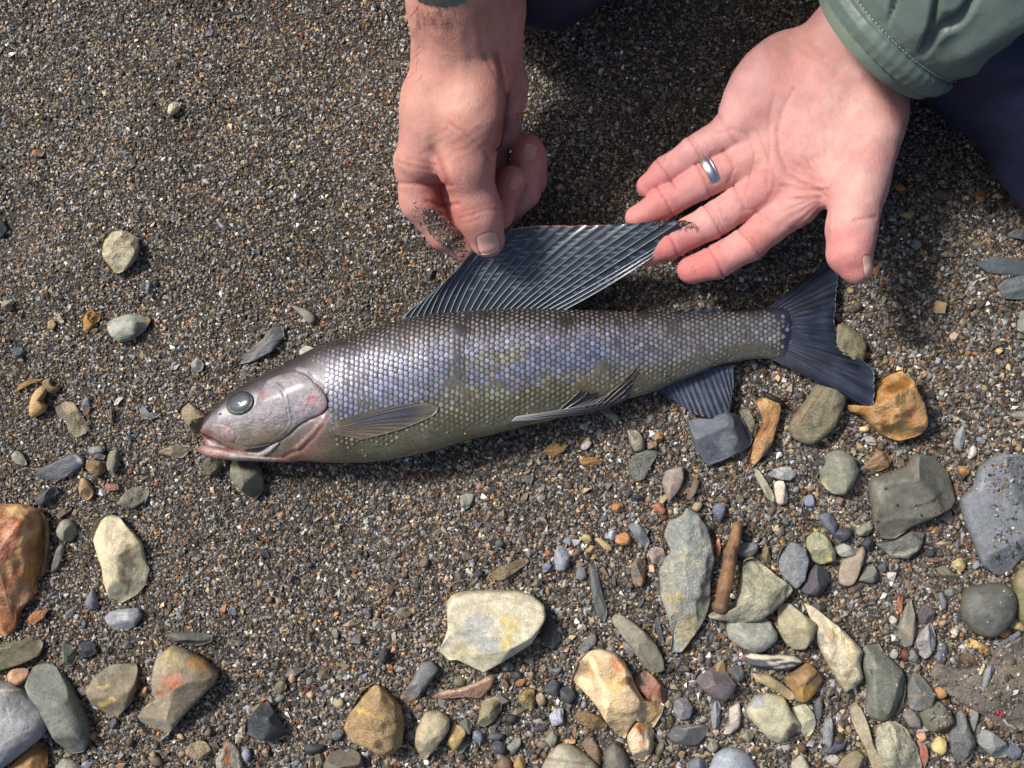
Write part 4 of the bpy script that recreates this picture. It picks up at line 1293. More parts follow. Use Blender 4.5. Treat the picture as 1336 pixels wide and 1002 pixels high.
STONES = """
stone|beige heart-shaped stone alone in the fine sand above the fish's head|130,321 135,310 148,302 164,301 180,310 182,325 177,339 164,352 153,358 143,355 137,341 132,330|190,176,138|r h=.3
stone|grey-green layered stone with an orange speck, above the fish's head|140,420 157,411 189,410 198,417 189,431 175,442 157,447 146,440 141,431|158,160,146|l h=.3 c2=116,122,112 p=194,418,4,190,140,60
pebble|small oval slate-blue pebble just below the beige heart-shaped stone|192,384 190,374 194,367 200,368 202,376 198,384|108,110,124|s
stone_chip|jagged orange chip with a dark cavity beside the grey-green layered stone|108,431 110,415 119,404 132,413 128,420 112,435|196,138,58|q p=122,418,4,80,60,40
pebble|tiny tan pebble pair-mate beside the jagged orange chip|64,429 63,420 69,417 73,423 69,430|182,152,104|s
stone_chip|small pale pinkish chip near the jagged orange chip|72,414 78,408 84,420 79,422|180,160,138|q
stone_chip|flat tan-grey chip at the edge above the yellow stone sliver|3,394 12,390 18,403 10,406 3,402|166,152,132|r
pebble|dark blue-grey pebble half sunk above the yellow stone sliver|17,462 20,454 28,453 32,460 28,468 20,468|84,90,98|s
pebble|tiny cream-white pebble alone in the fine sand far above the fish|219,143 222,136 232,132 236,138 232,146 222,151|226,216,168|r
pebble|tiny orange-brown pebble in the fine sand below the cream-white one|42,201 44,196 52,195 58,199 54,204 46,204|176,130,88|s
stone_sliver|thin yellow-brown stone sliver lying like a twig beside the tan pear pebble|18,504 35,497 54,490 55,495 38,503 20,511|168,132,68|r
pebble|tan pear-shaped pebble with dark stains near the edge|37,535 43,515 54,504 62,508 56,522 62,531 54,540 43,545|196,154,92|s p=54,524,5,110,76,46
pebble|knobbly tan pebble touching the tip of the pear-shaped one|55,498 65,494 70,504 79,506 72,513 63,512|166,138,98|r
stone|pale tan and grey hourglass stone half buried in the grit|72,531 83,522 97,526 108,542 117,558 110,567 99,571 90,562 88,549 76,542|176,160,118|r h=.25 c2=112,106,94 p=90,546,7,110,105,96;112,552,8,120,112,96
pebble|small grey rectangular pebble beside the hourglass stone|108,520 117,520 117,536 108,537|126,126,132|s
stone_chip|white chip standing in the grit beside the grey rectangular pebble|147,528 155,517 161,519 152,529|208,208,202|q
stone|grey-green crescent stone left of the fish's snout|181,529 186,528 196,539 211,538 207,544 193,548 184,544|114,118,112|l h=.3
stone|brown blunt log-shaped stone touching the fish's snout|232,533 244,524 270,542 276,551 263,569 254,567 242,551|152,136,100|r
stone|tan almond-shaped stone below the log-shaped one at the snout|207,589 225,581 243,582 248,589 238,598 225,596|142,126,94|l h=.3
stone|dark olive-brown stone under the fish's lower jaw|264,605 269,596 292,598 296,612 276,621 267,616|106,96,76|r
stone|grey-green forked stone poking out beneath the fish's jaw|294,598 311,598 329,598 341,612 345,638 333,653 320,644 299,623|128,124,100|s p=318,608,7,104,82,60;304,612,6,150,148,118
stone|long flat dark slate wedge with a pale end among pebbles|40,617 67,605 97,590 111,599 108,609 90,621 65,632|92,95,100|l h=.22 v=98,594>109,606,2.2,170,172,172
pebble|dark slate pebble beneath the long slate wedge|46,654 54,643 70,634 76,641 65,654 54,661|74,77,82|s
pebble|upright tan pebble with a brown tip under the slate wedge|101,630 110,623 119,632 122,643 115,653 106,648|180,150,98|s p=115,642,5,130,96,60
pebble|brown and black mottled pebble at the end of the slate wedge|112,607 117,600 135,603 138,614 126,623 117,616|142,116,76|r p=126,610,4,60,50,40
pebble|olive-grey upright pebble beside the mottled brown one|139,603 144,589 154,587 155,607 148,620 141,614|142,136,110|r
stone_chip|flat dark grey chip resting on the mottled brown pebble|118,597 126,591 138,594 135,600|86,86,80|l z=3
pebble|flat light grey pebble above the dark grey chip|114,588 122,582 134,583 136,590 122,593|134,134,130|s
stone_chip|square pinkish brick-coloured chip between pebbles|137,632 153,630 155,639 139,641|174,126,104|r
stone|grey-brown weathered flat stone below the pinkish chip|153,657 164,641 184,630 195,636 193,650 175,663 157,659|132,128,108|r h=.25
pebble|pale green-white pebble left of the long slate wedge|15,594 22,588 31,594 35,607 22,605|160,158,134|s
stone_sliver|thin dark sliver standing near the almond-shaped stone|164,585 170,560 173,569 168,582|80,85,86|l
stone_sliver|short brown sliver below the white chip|143,549 145,535 150,536 149,551|120,94,58|r
pebble|faint grey pebble mostly buried above the fish's snout|249,475 258,466 266,475 263,484 254,486|142,140,132|s h=.25
rock|big angular red and orange rock cut by the picture edge|-22,660 13,657 34,658 52,665 60,680 62,703 61,725 58,748 49,755 47,775 27,797 22,820 9,831 -22,833|200,146,98|q h=.36 f=9 e=.8 c2=180,116,82 p=30,690,16,196,120,84;55,700,14,206,156,92;40,750,18,196,140,70;10,810,22,150,94,54;20,665,10,214,176,120;0,725,22,180,112,86 v=2,738>20,730>30,705>52,690,5,216,176,116;30,705>34,680>20,664,3.5,216,180,124
stone|cream-yellow elongated stone with a grey streaked hollow|117,692 124,676 139,671 155,673 162,683 175,696 186,710 189,728 195,743 191,761 180,775 159,787 144,777 138,761 135,739 128,719 119,703|214,198,152|s h=.32 e=.8 p=168,728,14,168,152,124;160,752,12,160,146,122;170,762,8,184,170,132 v=166,712>160,760,3,140,126,104;174,735>166,775,2.4,140,128,108
pebble|round grey-tan pebble between the red rock and the cream-yellow stone|74,692 83,678 94,680 101,694 94,705 81,705|152,146,126|s
pebble|long grey pebble beside the red rock|67,746 74,716 83,710 84,719 76,741|110,108,100|s
stone_sliver|brown sliver of stone above the round grey-tan pebble|73,672 82,664 93,660 94,665 84,672 76,677|128,112,86|r
stone|silvery grey wet stone right under the cream-yellow one|132,802 153,795 180,793 186,802 177,817 162,824 146,820|146,149,154|l p=160,802,9,186,188,190
pebble|small blue-grey wedge left of the silvery stone|112,784 121,768 128,784 126,795 115,793|122,124,132|s
stone_chip|flat orange-brown chip below the red rock|35,808 45,797 63,795 58,806 43,816|176,118,72|r
stone|olive log-shaped stone at the edge above the peach pebble|-10,844 22,836 49,832 57,837 52,855 34,864 13,871 -10,877|126,117,86|s p=29,846,4,70,62,70
stone|green-grey half-round stone beside the olive log-shaped one|82,839 94,842 102,857 94,869 83,871|106,111,92|l
stone|dark slate lump right of the green half-round stone|102,851 108,835 121,837 128,851 117,857 106,857|80,80,86|s f=4
pebble|smooth peach-coloured pebble between grey boulders|10,880 18,872 34,872 38,880 27,894 13,889|210,158,112|s
stone|long smooth grey-green cobble leaning against the pale veined one|36,891 45,869 58,864 72,869 90,891 103,914 115,940 117,965 110,981 94,985 79,970 65,943 56,920 40,902|126,129,116|s
cobble|large pale grey cobble crossed by white veins|-14,896 13,891 29,900 49,916 63,929 65,943 56,961 34,979 11,997 -14,1008|162,162,160|s h=.4 e=.85 v=-8,902>30,899,1.8,214,208,180;4,940>30,915>50,918,1,190,190,184;2,970>40,950,1.0,186,186,182;5,905>14,945>0,975,1.0,192,192,188
stone|orange-brown stone under the pale veined cobble|13,1004 27,983 52,967 62,974 60,1012 15,1014|172,126,64|s
stone|flat brown-grey stone with two yellow marks|112,900 126,880 146,867 177,865 180,875 178,898 171,918 153,936 139,931 121,918|142,127,96|s h=.25 e=.75 f=2 v=131,919>148,913,4,206,182,104;127,897>143,894,3,190,164,104
stone|boot-shaped stone with a rusty red crease|202,873 207,855 225,842 243,847 269,862 284,878 281,891 258,914 238,936 218,961 207,970 191,963 179,945 180,934 193,918 207,909 202,893|160,142,110|s e=.85 p=225,890,15,176,118,88;262,866,14,190,144,92;200,945,22,144,138,120;265,890,14,120,112,90;225,860,12,176,160,116 v=204,905>222,900>232,890,3,160,80,60
stone|dark green bar-shaped stone above the boot-shaped stone|216,828 227,824 258,825 278,828 278,837 258,843 229,838|94,97,84|s
stone_chip|flat blackish chip left of the dark green bar|164,839 173,830 189,830 180,836|68,68,73|l
pebble|small orange-beige pebble beside the boot-shaped stone|180,907 189,896 193,898 189,909|184,138,102|s
pebble|tan pebble partly buried below the boot-shaped stone|243,983 249,970 267,967 276,981 263,992|168,144,108|r h=.25
stone|olive-grey stone at the bottom edge beside the orange-brown one|72,1008 79,990 97,992 110,1004|152,150,130|s
stone|pale stone with a rusty orange stripe at the bottom edge|280,992 289,981 298,963 311,976 317,1004 280,1008|172,164,144|r v=294,976>300,1004,4.5,196,124,72
pebble|pale blue round pebble beside the rust-striped stone|315,985 318,977 325,977 328,985 325,993 319,993|138,142,160|s
stone|black triangular slate with split faces|320,945 332,927 346,912 357,925 370,947 373,961 359,970 341,965 319,956|66,69,73|l f=7 h=.42
stone|round ochre stone with a yellow streak and a notch|450,947 460,920 471,900 487,891 505,902 523,922 528,943 525,970 509,984 496,983 482,974 460,965|178,146,98|r e=.8 f=3 v=468,927>500,938,2.4,206,176,92 p=494,972,6,96,70,44
stone|smooth beige pear-shaped stone standing beside the round ochre one|540,985 543,952 555,929 575,928 587,938 586,952 573,970 555,992 543,990|178,164,124|s
stone|grey crescent slate below the big cream stone|527,905 539,884 550,864 564,862 573,873 559,893 543,911 529,916|116,117,118|s
stone|olive-brown round stone at the bottom edge below the ochre one|424,992 437,976 457,975 471,985 476,1007 424,1010|116,106,86|s
pebble|shiny black pebble at the bottom left of the round ochre stone|394,974 406,970 424,972 419,980 403,983|60,60,66|s
rock|big cream stone with a yellow fold, alone below the fish|583,786 591,775 611,771 642,770 676,771 696,777 710,789 712,802 710,810 692,839 660,860 631,878 624,875 597,862 584,862 573,850 579,835 584,819|216,206,170|s h=.34 e=.72 f=4 c2=196,188,160 p=622,822,22,176,176,170;640,838,14,178,178,172;665,815,12,224,204,142;660,838,8,206,180,120;600,850,10,188,178,140 v=606,790>660,780>706,800,2.0,196,186,150;652,800>658,826>664,850,2.6,220,196,128
stone|brown weathered stone above the big cream stone|636,753 651,739 674,732 687,724 692,732 674,746 658,757 642,757|136,116,82|r h=.3
pebble|smooth oval blue-grey pebble right above the big cream stone|723,726 728,712 743,717 744,728 737,744 723,741|154,160,170|s
pebble|small pale grey-green pebble below the fish's belly|600,654 604,645 618,645 613,661 604,665|154,154,136|s
stone_chip|grey wedge-shaped chip below the pelvic fin|674,628 687,620 697,620 694,629|110,112,106|l
pebble|bright orange rounded pebble beside a white round one|802,706 811,693 822,699 822,710 811,712|196,134,72|s
pebble|tiny white disc-shaped pebble touching the bright orange one|793,698 796,692 803,692 806,698 802,704 796,704|188,191,198|s
pebble|yellow-tan oblong pebble left of the bright orange one|776,703 784,702 798,713 797,719 788,716|196,170,112|s
pebble|yellow-tan round pebble left of the oblong one|758,702 763,696 771,699 772,706 765,709|192,166,112|s
pebble|flat orange-tan pebble under the yellow-tan ones|762,716 770,711 780,714 776,722 766,721|186,144,96|s
stone_sliver|long thin grey stone lying like a splinter right of the big cream stone|768,733 780,744 784,765 791,790 793,800 789,815 780,805 774,784 770,761|114,115,106|l
stone|flat blackish slate tucked at the right side of the big cream stone|707,830 714,812 721,806 730,824 732,835 721,848 710,839|60,60,64|l h=.25
stone|long tan-grey stone lying diagonally above the honey quartz|795,805 799,798 818,805 839,821 856,840 866,861 867,875 856,878 843,872 818,838 803,819|142,132,108|s
rock|largest grey-green flat slab, upright beside the driftwood twig|858,744 866,729 875,719 866,698 873,679 889,673 896,662 910,670 923,689 929,712 932,733 928,754 927,786 919,811 904,832 889,853 875,853 877,834 873,811 866,790 860,773|164,161,138|r h=.2 e=.6 f=4 c2=144,148,144 p=905,760,20,156,158,156;880,782,12,170,156,116;905,700,18,150,154,150;895,820,18,168,158,124
stone|grey-green wedge-shaped stone the driftwood twig rests on|972,730 985,725 995,732 1010,748 1031,763 1036,770 1028,781 1010,795 992,808 965,811 938,809 924,804 940,795 958,790 963,770|182,176,142|r h=.3 e=.7 f=3 z=5 v=1034,772>1012,795,3,120,100,84
stone|pale grey stone half hidden under the wedge-shaped one|951,833 947,813 965,800 995,800 1013,824 1013,834 995,849 983,850 965,843|172,170,154|s c2=150,150,138
stone|olive block-shaped stone between the wedge and the long cream rock|1015,822 1015,791 1028,786 1046,799 1064,813 1060,833 1049,846 1035,847 1024,838|168,158,118|s e=.75 f=3
stone|speckled grey oval stone leaning on the wedge-shaped one|1014,728 1019,714 1035,707 1049,714 1055,730 1049,755 1037,768 1021,752 1015,741|136,139,142|r
stone|yellow-green streaked stone beside the speckled grey oval|1049,700 1067,693 1082,703 1090,723 1085,732 1069,736 1058,730 1053,716|160,156,112|q p=1083,728,5,206,190,120;1066,702,8,140,142,116
stone|dark purple-grey stone under the speckled grey oval|1044,768 1053,748 1064,736 1080,745 1083,757 1074,773 1060,777 1049,775|80,78,86|s p=1064,764,4,110,70,66
pebble|pale grey flat pebble overlapping the pinkish-brown capsule|1087,714 1100,709 1116,716 1119,723 1100,727 1091,721|160,160,146|s z=2
pebble|pinkish-brown capsule-shaped pebble in the cluster|1093,748 1100,730 1116,721 1125,713 1129,720 1123,741 1114,761 1105,765 1096,761|160,144,118|s
stone|grey-olive wedge beside the pinkish-brown capsule|1118,757 1128,739 1139,737 1150,754 1136,761|126,126,112|s
pebble|blue-slate pebble topping the cluster beside the brown-grey stone|1068,673 1081,669 1092,682 1089,698 1077,690|104,110,124|s
pebble|dark slate pebble next to the blue-slate one|1085,700 1094,690 1108,690 1111,698 1100,707|84,84,95|s
pebble|olive-grey pebble against the big brown-grey stone|1117,690 1131,682 1139,686 1133,698 1119,699|146,142,118|s
pebble|small black round pebble in the cluster|1123,709 1133,700 1141,709 1133,719|60,62,70|s
stone_chip|pale triangular chip beside the pinkish-brown capsule|1127,734 1133,723 1143,732|160,158,142|s
rock|big smooth brown-grey stone with a crack, below the orange rock|1133,631 1140,623 1182,608 1194,591 1219,596 1236,614 1242,633 1247,652 1238,663 1207,679 1186,690 1167,705 1148,703 1141,686 1138,665|116,113,98|s h=.3 e=.75 f=3 v=1186,664>1215,655>1232,640,1.6,60,56,48 p=1150,645,10,140,138,124;1150,672,6,100,84,60
stone|dark stone with a pale rim under the big brown-grey one|1142,709 1165,705 1196,690 1207,696 1200,715 1182,728 1165,728 1150,717|118,119,112|r v=1158,722>1178,724>1196,716,4,176,170,146
slab|large flat blue-grey slate slab with sand grains on it, at the right edge|1252,652 1270,633 1278,608 1293,596 1307,591 1348,598 1356,700 1336,728 1318,747 1303,753 1282,738 1274,719 1265,696 1257,677|126,131,137|s h=.17 e=.5 f=2 p=1290,610,12,116,118,120;1305,740,12,116,118,122
stone|grey-green chunky stone under the tail below the log-shaped rod|1064,623 1075,608 1079,591 1096,586 1112,596 1119,614 1112,631 1100,646 1085,644 1073,633|142,142,118|s p=1075,630,8,176,168,130
stone|rust-brown striped shell-shaped stone below the orange rock|1127,610 1144,588 1156,589 1164,600 1158,610 1144,616|164,128,88|l v=1130,609>1158,598,1.4,110,76,48;1136,604>1155,592,1.2,120,84,54
pebble|small orange pebble beside the slate slab|1250,612 1259,608 1266,614 1257,623|186,144,78|s
rock|big rough orange rock touched by the tail fin|1106,528 1122,533 1137,524 1142,500 1160,486 1175,481 1186,491 1193,511 1202,528 1207,546 1208,562 1195,571 1173,576 1151,568 1137,555 1124,542 1109,537|208,162,98|q h=.42 e=.8 f=7 c2=184,130,72 p=1165,505,10,130,84,34;1178,500,9,150,100,44;1190,540,14,206,146,98;1155,552,6,110,76,40;1170,570,12,216,176,104
cobble|rod-shaped olive-brown cobble lying under the lower tail lobe|1090,425 1105,424 1122,437 1129,450 1125,472 1102,525 1090,556 1072,573 1055,580 1035,572 1030,553 1045,530 1060,508 1085,450|144,133,98|r h=.3 e=.85 p=1042,540,9,140,108,84 v=1048,545>1080,500,2,110,98,74
stone|dark blue-grey stone under the anal fin|897,549 923,543 945,536 968,543 984,572 977,584 945,600 923,608 907,584|90,95,106|s h=.35 p=950,578,14,126,130,136
stone|orange-topped wedge stone standing right of the dark blue-grey one|985,524 997,519 1016,524 1019,533 1006,581 984,607 974,600 987,568 997,549|196,142,82|q p=1004,585,14,112,100,82;992,560,9,150,98,50;1000,526,10,210,176,120
stone|tan stone wedged behind the dark blue-grey one|963,536 977,533 987,556 984,572|152,142,108|r
stone|grey-green flat oval stone half buried left of the dark blue-grey one|817,610 827,594 844,587 859,591 850,606 840,625 827,628|120,121,108|r h=.2
pebble|beige lumpy pebble above the grey-green flat oval|819,564 829,560 840,573 840,587 827,588|166,156,130|r
pebble|small tan pebble beside the beige lumpy one|842,579 855,575 857,583 846,586|160,136,104|s
stone|pinkish-brown round stone right of the grey-green flat oval|863,625 869,614 890,608 892,625 884,642 873,654 867,642|152,132,116|s
stone|brown curved sliver of stone right of the pinkish-brown one|890,654 899,642 905,625 913,627 909,642 896,656|132,112,82|s
stone|long pale green bar-shaped pebble below the orange-topped wedge|982,612 989,612 1001,629 1011,648 1010,656 1001,650 989,629|168,164,134|s
stone|glossy grey quartz pebble beside the pale green bar|1001,619 1014,609 1031,609 1040,619 1031,627 1014,625|166,166,164|q p=1006,620,6,110,112,116
pebble|pinkish-white blocky pebble under the grey quartz one|1010,631 1022,627 1027,644 1026,657 1014,657|212,192,166|s f=3
pebble|slate-blue pebble above the driftwood twig|928,661 936,656 947,658 945,673 938,682|100,105,125|s
pebble|small red-orange pebble near the top of the largest slab|850,661 861,656 869,665 865,671|182,114,84|s
stone|grey diagonal stone left of the largest slab|818,684 827,679 840,690 848,707 844,716 831,705|126,131,131|l
stone|pinkish lumpy stone touching the left side of the largest slab|844,717 852,713 865,715 869,728 861,738 850,734|168,148,132|r
stone|grey and rust-orange chunk left of the largest slab|823,738 831,728 842,730 844,755 836,765 825,761|150,128,98|r p=832,748,6,110,112,114;841,752,5,186,124,68
pebble|flat grey oval pebble leaning at the top of the wedge-shaped stone|961,715 974,708 987,709 989,717 978,728 966,726|132,134,132|s
pebble|brown leaf-shaped pebble between the wedge and the speckled oval|993,715 999,709 1006,726 1003,737 995,728|126,111,72|s
stone_sliver|orange sliver between the largest slab and the driftwood twig|932,707 938,700 941,715 936,730|184,122,72|s
stone|black and white banded stone below the pale grey one|967,856 978,851 1002,853 1036,855 1047,863 1036,871 1018,876 993,875 975,865|74,77,82|s v=975,856>1000,858>1020,856>1044,862,3,222,212,184;1004,866>1030,862,1.6,206,200,180;1010,872>1036,868,1.4,200,196,180 p=969,856,4,170,110,90
stone|round brown and orange split stone below the banded one|1022,887 1036,876 1054,864 1065,873 1073,887 1065,905 1051,916 1038,914 1033,902|150,116,72|s e=.8 p=1054,903,14,198,152,78 v=1036,900>1056,890>1066,880,1.6,90,66,40
stone|pointed tan sliver pointing at the round split stone|982,878 1002,880 1020,891 1036,905 1038,913 1029,913 1007,898 985,887|178,158,112|s z=2
rock|broad pale patterned stone with a dark purple spot|973,925 985,907 1002,904 1022,909 1033,929 1044,944 1054,958 1044,967 1022,972 1004,965 987,947 975,934|188,180,142|s h=.3 e=.75 p=990,915,12,140,144,148;1035,957,10,96,78,78;1024,912,8,200,182,130;1008,935,12,168,162,134
stone|pale half-round stone tucked behind the patterned one|1033,924 1051,918 1062,931 1065,945 1058,960 1050,962 1040,944|198,194,154|s h=.3
stone|dark purple-grey smooth oval stone right of the honey quartz|906,884 911,875 931,871 947,876 960,891 956,905 944,914 929,909 913,896|112,100,100|s
stone|dark grey-brown stone tucked behind the purple-grey oval|949,873 964,867 975,882 971,894 960,889|90,86,86|s
pebble|light grey capsule-shaped pebble below the purple-grey oval|926,936 933,914 940,918 939,944 931,952|142,144,148|s
stone|pinkish-beige curved stone left of the patterned one|937,958 951,944 951,925 964,916 967,931 964,947 951,958|194,178,158|q
cobble|smooth pale blue-grey rounded stone at the bottom edge|927,998 935,982 953,975 975,982 984,994 984,1010 927,1010|152,162,170|s
rock|long cream rough rock lying diagonally beside the ribbed grey-green one|1045,783 1060,790 1080,806 1098,820 1113,834 1125,849 1122,866 1125,883 1113,898 1102,902 1089,882 1076,860 1066,838 1062,815|212,196,154|q h=.4 e=.8 f=5 z=2 p=1085,830,10,176,150,112;1110,850,8,226,206,150;1070,835,8,140,136,124;1105,890,10,180,168,136 v=1072,800>1100,835>1122,842,2,228,212,160
rock|large ribbed grey-green stone beside the long cream rock|1125,858 1127,842 1145,835 1154,851 1172,869 1183,887 1182,908 1174,932 1154,941 1136,937 1129,926 1131,894 1125,872|120,122,106|l h=.28 e=.6 p=1137,876,4,70,70,76 v=1150,860>1156,936,1.5,100,102,88;1164,866>1170,930,1.5,140,138,112;1140,850>1142,934,1.4,134,134,114
stone|grey-olive oval stone beside the ribbed grey-green one|1184,894 1190,879 1199,878 1211,892 1219,906 1211,926 1197,928 1186,923|122,121,113|s v=1186,908>1208,910,2,146,130,112
stone|dark olive angular stone below the grey-olive oval|1199,933 1219,912 1236,924 1242,937 1238,953 1226,957 1204,950|112,112,90|s f=3
stone|small grey-pink stone beneath the grey-olive oval|1177,933 1186,924 1199,933 1201,950 1186,948|138,128,118|s
rock|large pale green-white stone at the bottom below the ribbed one|1134,939 1168,941 1184,951 1197,975 1204,1008 1154,1008 1141,980 1138,957|180,174,144|r h=.3 e=.75 c2=160,156,134 v=1160,950>1175,1000,1.8,130,128,112
stone|long pale tan rib-shaped stone at the bottom beside the green-white one|1107,923 1116,915 1125,926 1132,944 1140,973 1157,1006 1141,1010 1130,980 1114,948|174,158,122|s
stone|grey speckled club-shaped stone near the bottom corner|1238,958 1244,930 1253,924 1262,944 1271,966 1269,989 1260,998 1244,989|120,122,118|r
pebble|slim grey upright pebble beside the speckled club|1263,933 1267,919 1276,924 1275,944 1269,957|126,129,122|s
stone|smooth grey oval stone right of the speckled club|1269,962 1278,951 1294,954 1310,966 1319,980 1312,989 1296,989 1283,978|132,134,132|s
stone|blue-grey stone behind the smooth grey oval in the corner|1312,984 1319,967 1333,978 1325,993|104,111,128|s
pebble|bright yellow pebble near the bottom corner|1215,971 1224,960 1235,966 1236,978 1228,985 1217,980|222,196,118|s
stone|red-brown sliver beside the bright yellow pebble|1193,966 1208,971 1211,989 1206,1004 1199,987|160,112,92|s p=1204,982,4,190,90,80
pebble|peach round pebble above the red-brown sliver|1195,960 1200,953 1207,956 1208,963 1202,967|206,146,108|s
stone|olive-tan stone at the bottom edge left of the rib-shaped one|1093,998 1104,982 1116,978 1127,985 1127,1008 1093,1008|154,138,98|s
stone|pale olive stone at the bottom edge below the patterned one|1033,994 1042,982 1054,994 1058,1008 1031,1008|164,158,128|s
pebble|speckled silver-grey diamond-shaped pebble right of the patterned stone|1073,954 1078,938 1085,936 1087,954 1084,976 1076,971|152,154,157|r
stone|dark violet flat stone under the silver-grey diamond|1071,980 1091,964 1105,965 1102,976 1084,984|84,84,98|s
pebble|pinkish-grey pebble below the dark violet flat stone|1078,989 1087,984 1096,989 1091,998 1082,998|168,154,138|s
stone|dark slate sliver behind the pale half-round stone|1060,920 1073,905 1072,936 1064,947|84,87,90|l
pebble|small grey-tan pebble below the pinkish-beige curved stone|965,960 975,953 984,960 976,969|142,132,112|s
stone|teardrop-shaped olive-grey stone with a pale face|1172,817 1177,802 1188,779 1193,801 1196,822 1190,842 1179,845 1172,833|144,139,118|s p=1186,820,7,160,140,116
stone_sliver|short red-brown rod of stone leaning on the teardrop-shaped stone|1168,799 1172,777 1179,776 1176,800|170,108,82|r
stone|pinkish-grey diamond-shaped stone beside the teardrop|1193,840 1201,824 1215,811 1221,829 1219,845 1208,860 1198,854|170,164,162|q p=1202,840,4,150,110,96
stone|dark grey splintered diamond beside the pinkish-grey one|1217,854 1226,836 1235,842 1236,856 1229,870 1222,862|110,115,120|l
pebble|small blue-grey pebble under the pinkish-grey diamond|1184,860 1190,845 1198,856 1195,865|120,122,120|s
cobble|round dark olive-grey cobble near the right edge|1256,779 1265,766 1298,760 1314,763 1323,777 1321,801 1307,822 1290,831 1272,826 1258,811 1254,801|100,100,92|s h=.34 e=.8
cobble|olive-yellow wet cobble cut by the right edge|1323,759 1332,741 1354,736 1354,822 1330,810 1324,790|132,122,82|s
pebble|yellowish pebble under the olive-yellow wet cobble|1318,810 1325,806 1338,817 1334,824 1319,819|178,158,104|s
stone_chip|glowing orange chip below the round dark cobble|1303,829 1310,817 1320,824 1310,833|206,148,70|q
stone_sliver|slate-blue rod below the orange chip|1300,842 1329,823 1332,828 1303,847|126,131,146|l
stone|orange and yellow split stone below the round dark cobble|1260,838 1267,833 1280,838 1290,845 1288,856 1276,847 1262,844|206,156,78|q p=1284,852,6,170,104,50
stone|brown-red rough stone below the orange and yellow one|1251,853 1262,851 1276,860 1272,871 1258,869|122,92,72|r
pebble|small creamy white round pebble left of the round dark cobble|1240,825 1243,820 1249,820 1251,826 1246,831|220,210,184|s
stone|olive-brown flat stone below the pink stone sliver|1219,740 1229,737 1244,747 1254,754 1253,761 1244,761 1229,752|116,106,82|s
stone_chip|rough pale yellow chunk beside the slate slab's lower tip|1238,736 1253,727 1260,736 1253,747|194,174,114|q
stone_sliver|flat pink-brown sliver above the olive-brown flat stone|1204,731 1220,726 1236,729 1222,734|154,114,94|r
stone_chip|small blue-grey cube by the slab's lower tip|1267,738 1276,730 1279,736 1272,743|130,140,150|s
pebble|slim slate-grey upright pebble left of the round dark cobble|1224,777 1229,772 1235,784 1233,795 1228,793|114,117,125|s
pebble|grey-green pebble above the slim slate-grey one|1232,772 1240,767 1250,772 1246,780 1236,778|118,122,118|s
stone|dark plum-brown stone above the pinkish-grey diamond|1197,800 1205,788 1219,797 1218,811 1201,814|94,85,88|s
slab|mud-caked buried slab in the lower right corner|1228,898 1213,880 1222,864 1250,872 1288,866 1306,842 1350,828 1356,944 1320,958 1290,937 1255,917 1238,906|128,118,104|r h=.10 e=.5 c2=112,104,94 p=1320,880,30,136,124,106
pebble|slim cream pebble on the mud-caked slab|1277,879 1283,865 1285,870 1280,881|206,192,140|s z=7
pebble|slim grey bean-shaped pebble on the mud-caked slab|1280,897 1285,874 1294,867 1297,874 1289,890 1285,901|126,129,131|s z=6
stone|partly buried slate edge above the big slate slab|1242,577 1248,564 1257,553 1260,570 1253,590|130,135,140|s h=.25
stone|grey-green slate in the shade at the right edge|1301,375 1312,364 1348,356 1348,390 1312,390|104,112,112|l h=.2
stone|dark blue slate lying above the grey-green one at the right edge|1270,342 1306,335 1348,340 1348,362 1290,356|86,95,102|l h=.16
stone|small dark slate beside the trouser leg|1310,302 1348,297 1348,315 1315,309|88,92,98|l h=.2
pebble|amber flat pebble in the shade right of the open hand's thumb|1166,244 1174,240 1182,245 1174,250|176,122,60|s
pebble|pale tan chip in the shade below the amber pebble|1173,280 1184,275 1193,277 1186,286|180,150,96|s
pebble|brown flat pebble in the deep shade near the trouser leg|1217,254 1222,247 1234,249 1237,260 1226,262|116,90,64|s
pebble|rust-brown pebble beside the trouser leg|1272,255 1278,248 1286,253 1284,263 1276,264|160,112,58|s
pebble|small sand-coloured pebble beside the rust-brown one|1296,254 1302,252 1309,258 1301,259|190,166,116|s
pebble|grey round pebble in the shade beyond the thumb|1188,319 1193,311 1201,315 1201,323 1194,326|120,124,122|s
pebble|dull olive pebble above the grey round one in the shade|1171,302 1178,294 1184,299 1181,306|128,118,82|s
stone|grey stone cut by the right edge opposite the tail|1326,409 1348,401 1348,440 1326,430|132,136,122|s
stone|pale oval stone at the right edge level with the orange rock|1319,540 1330,536 1348,538 1348,549 1323,546|174,164,144|s
stone|pinkish-brown knobbed log-shaped stone with a pale crust|564,909 575,902 604,896 629,887 638,881 646,884 642,896 627,911 609,909 575,912|172,132,106|r v=575,905>605,899>636,886,3,206,180,152 p=632,890,5,150,96,60
stone|olive stone with a dark broken corner below the log-shaped crusted one|623,943 629,916 642,907 655,911 654,927 642,943 631,949|154,144,104|s p=648,918,7,92,70,52
stone|ochre pitted lump above the bluish-white cube|676,911 687,898 697,898 698,918 692,929 685,920|170,144,84|r p=694,908,4,80,66,46
pebble|dark grey pebble left of its twin beside the honey quartz|710,902 716,887 730,891 728,909|76,79,86|s
pebble|dark grey round pebble touching the honey quartz's left side|730,900 741,893 752,907 743,918 732,911|78,80,84|s
stone_chip|bluish-white cube-shaped stone below the ochre lump|716,934 728,922 735,925 735,943 721,948|172,178,192|q f=5
stone|brown speckled oblong stone below the honey quartz|751,929 764,927 784,936 793,947 788,956 773,952 755,943|156,126,84|r
stone|dark brown split stone near the bottom below the oblong one|757,970 766,958 779,970 786,985 784,999 768,985|126,96,66|l
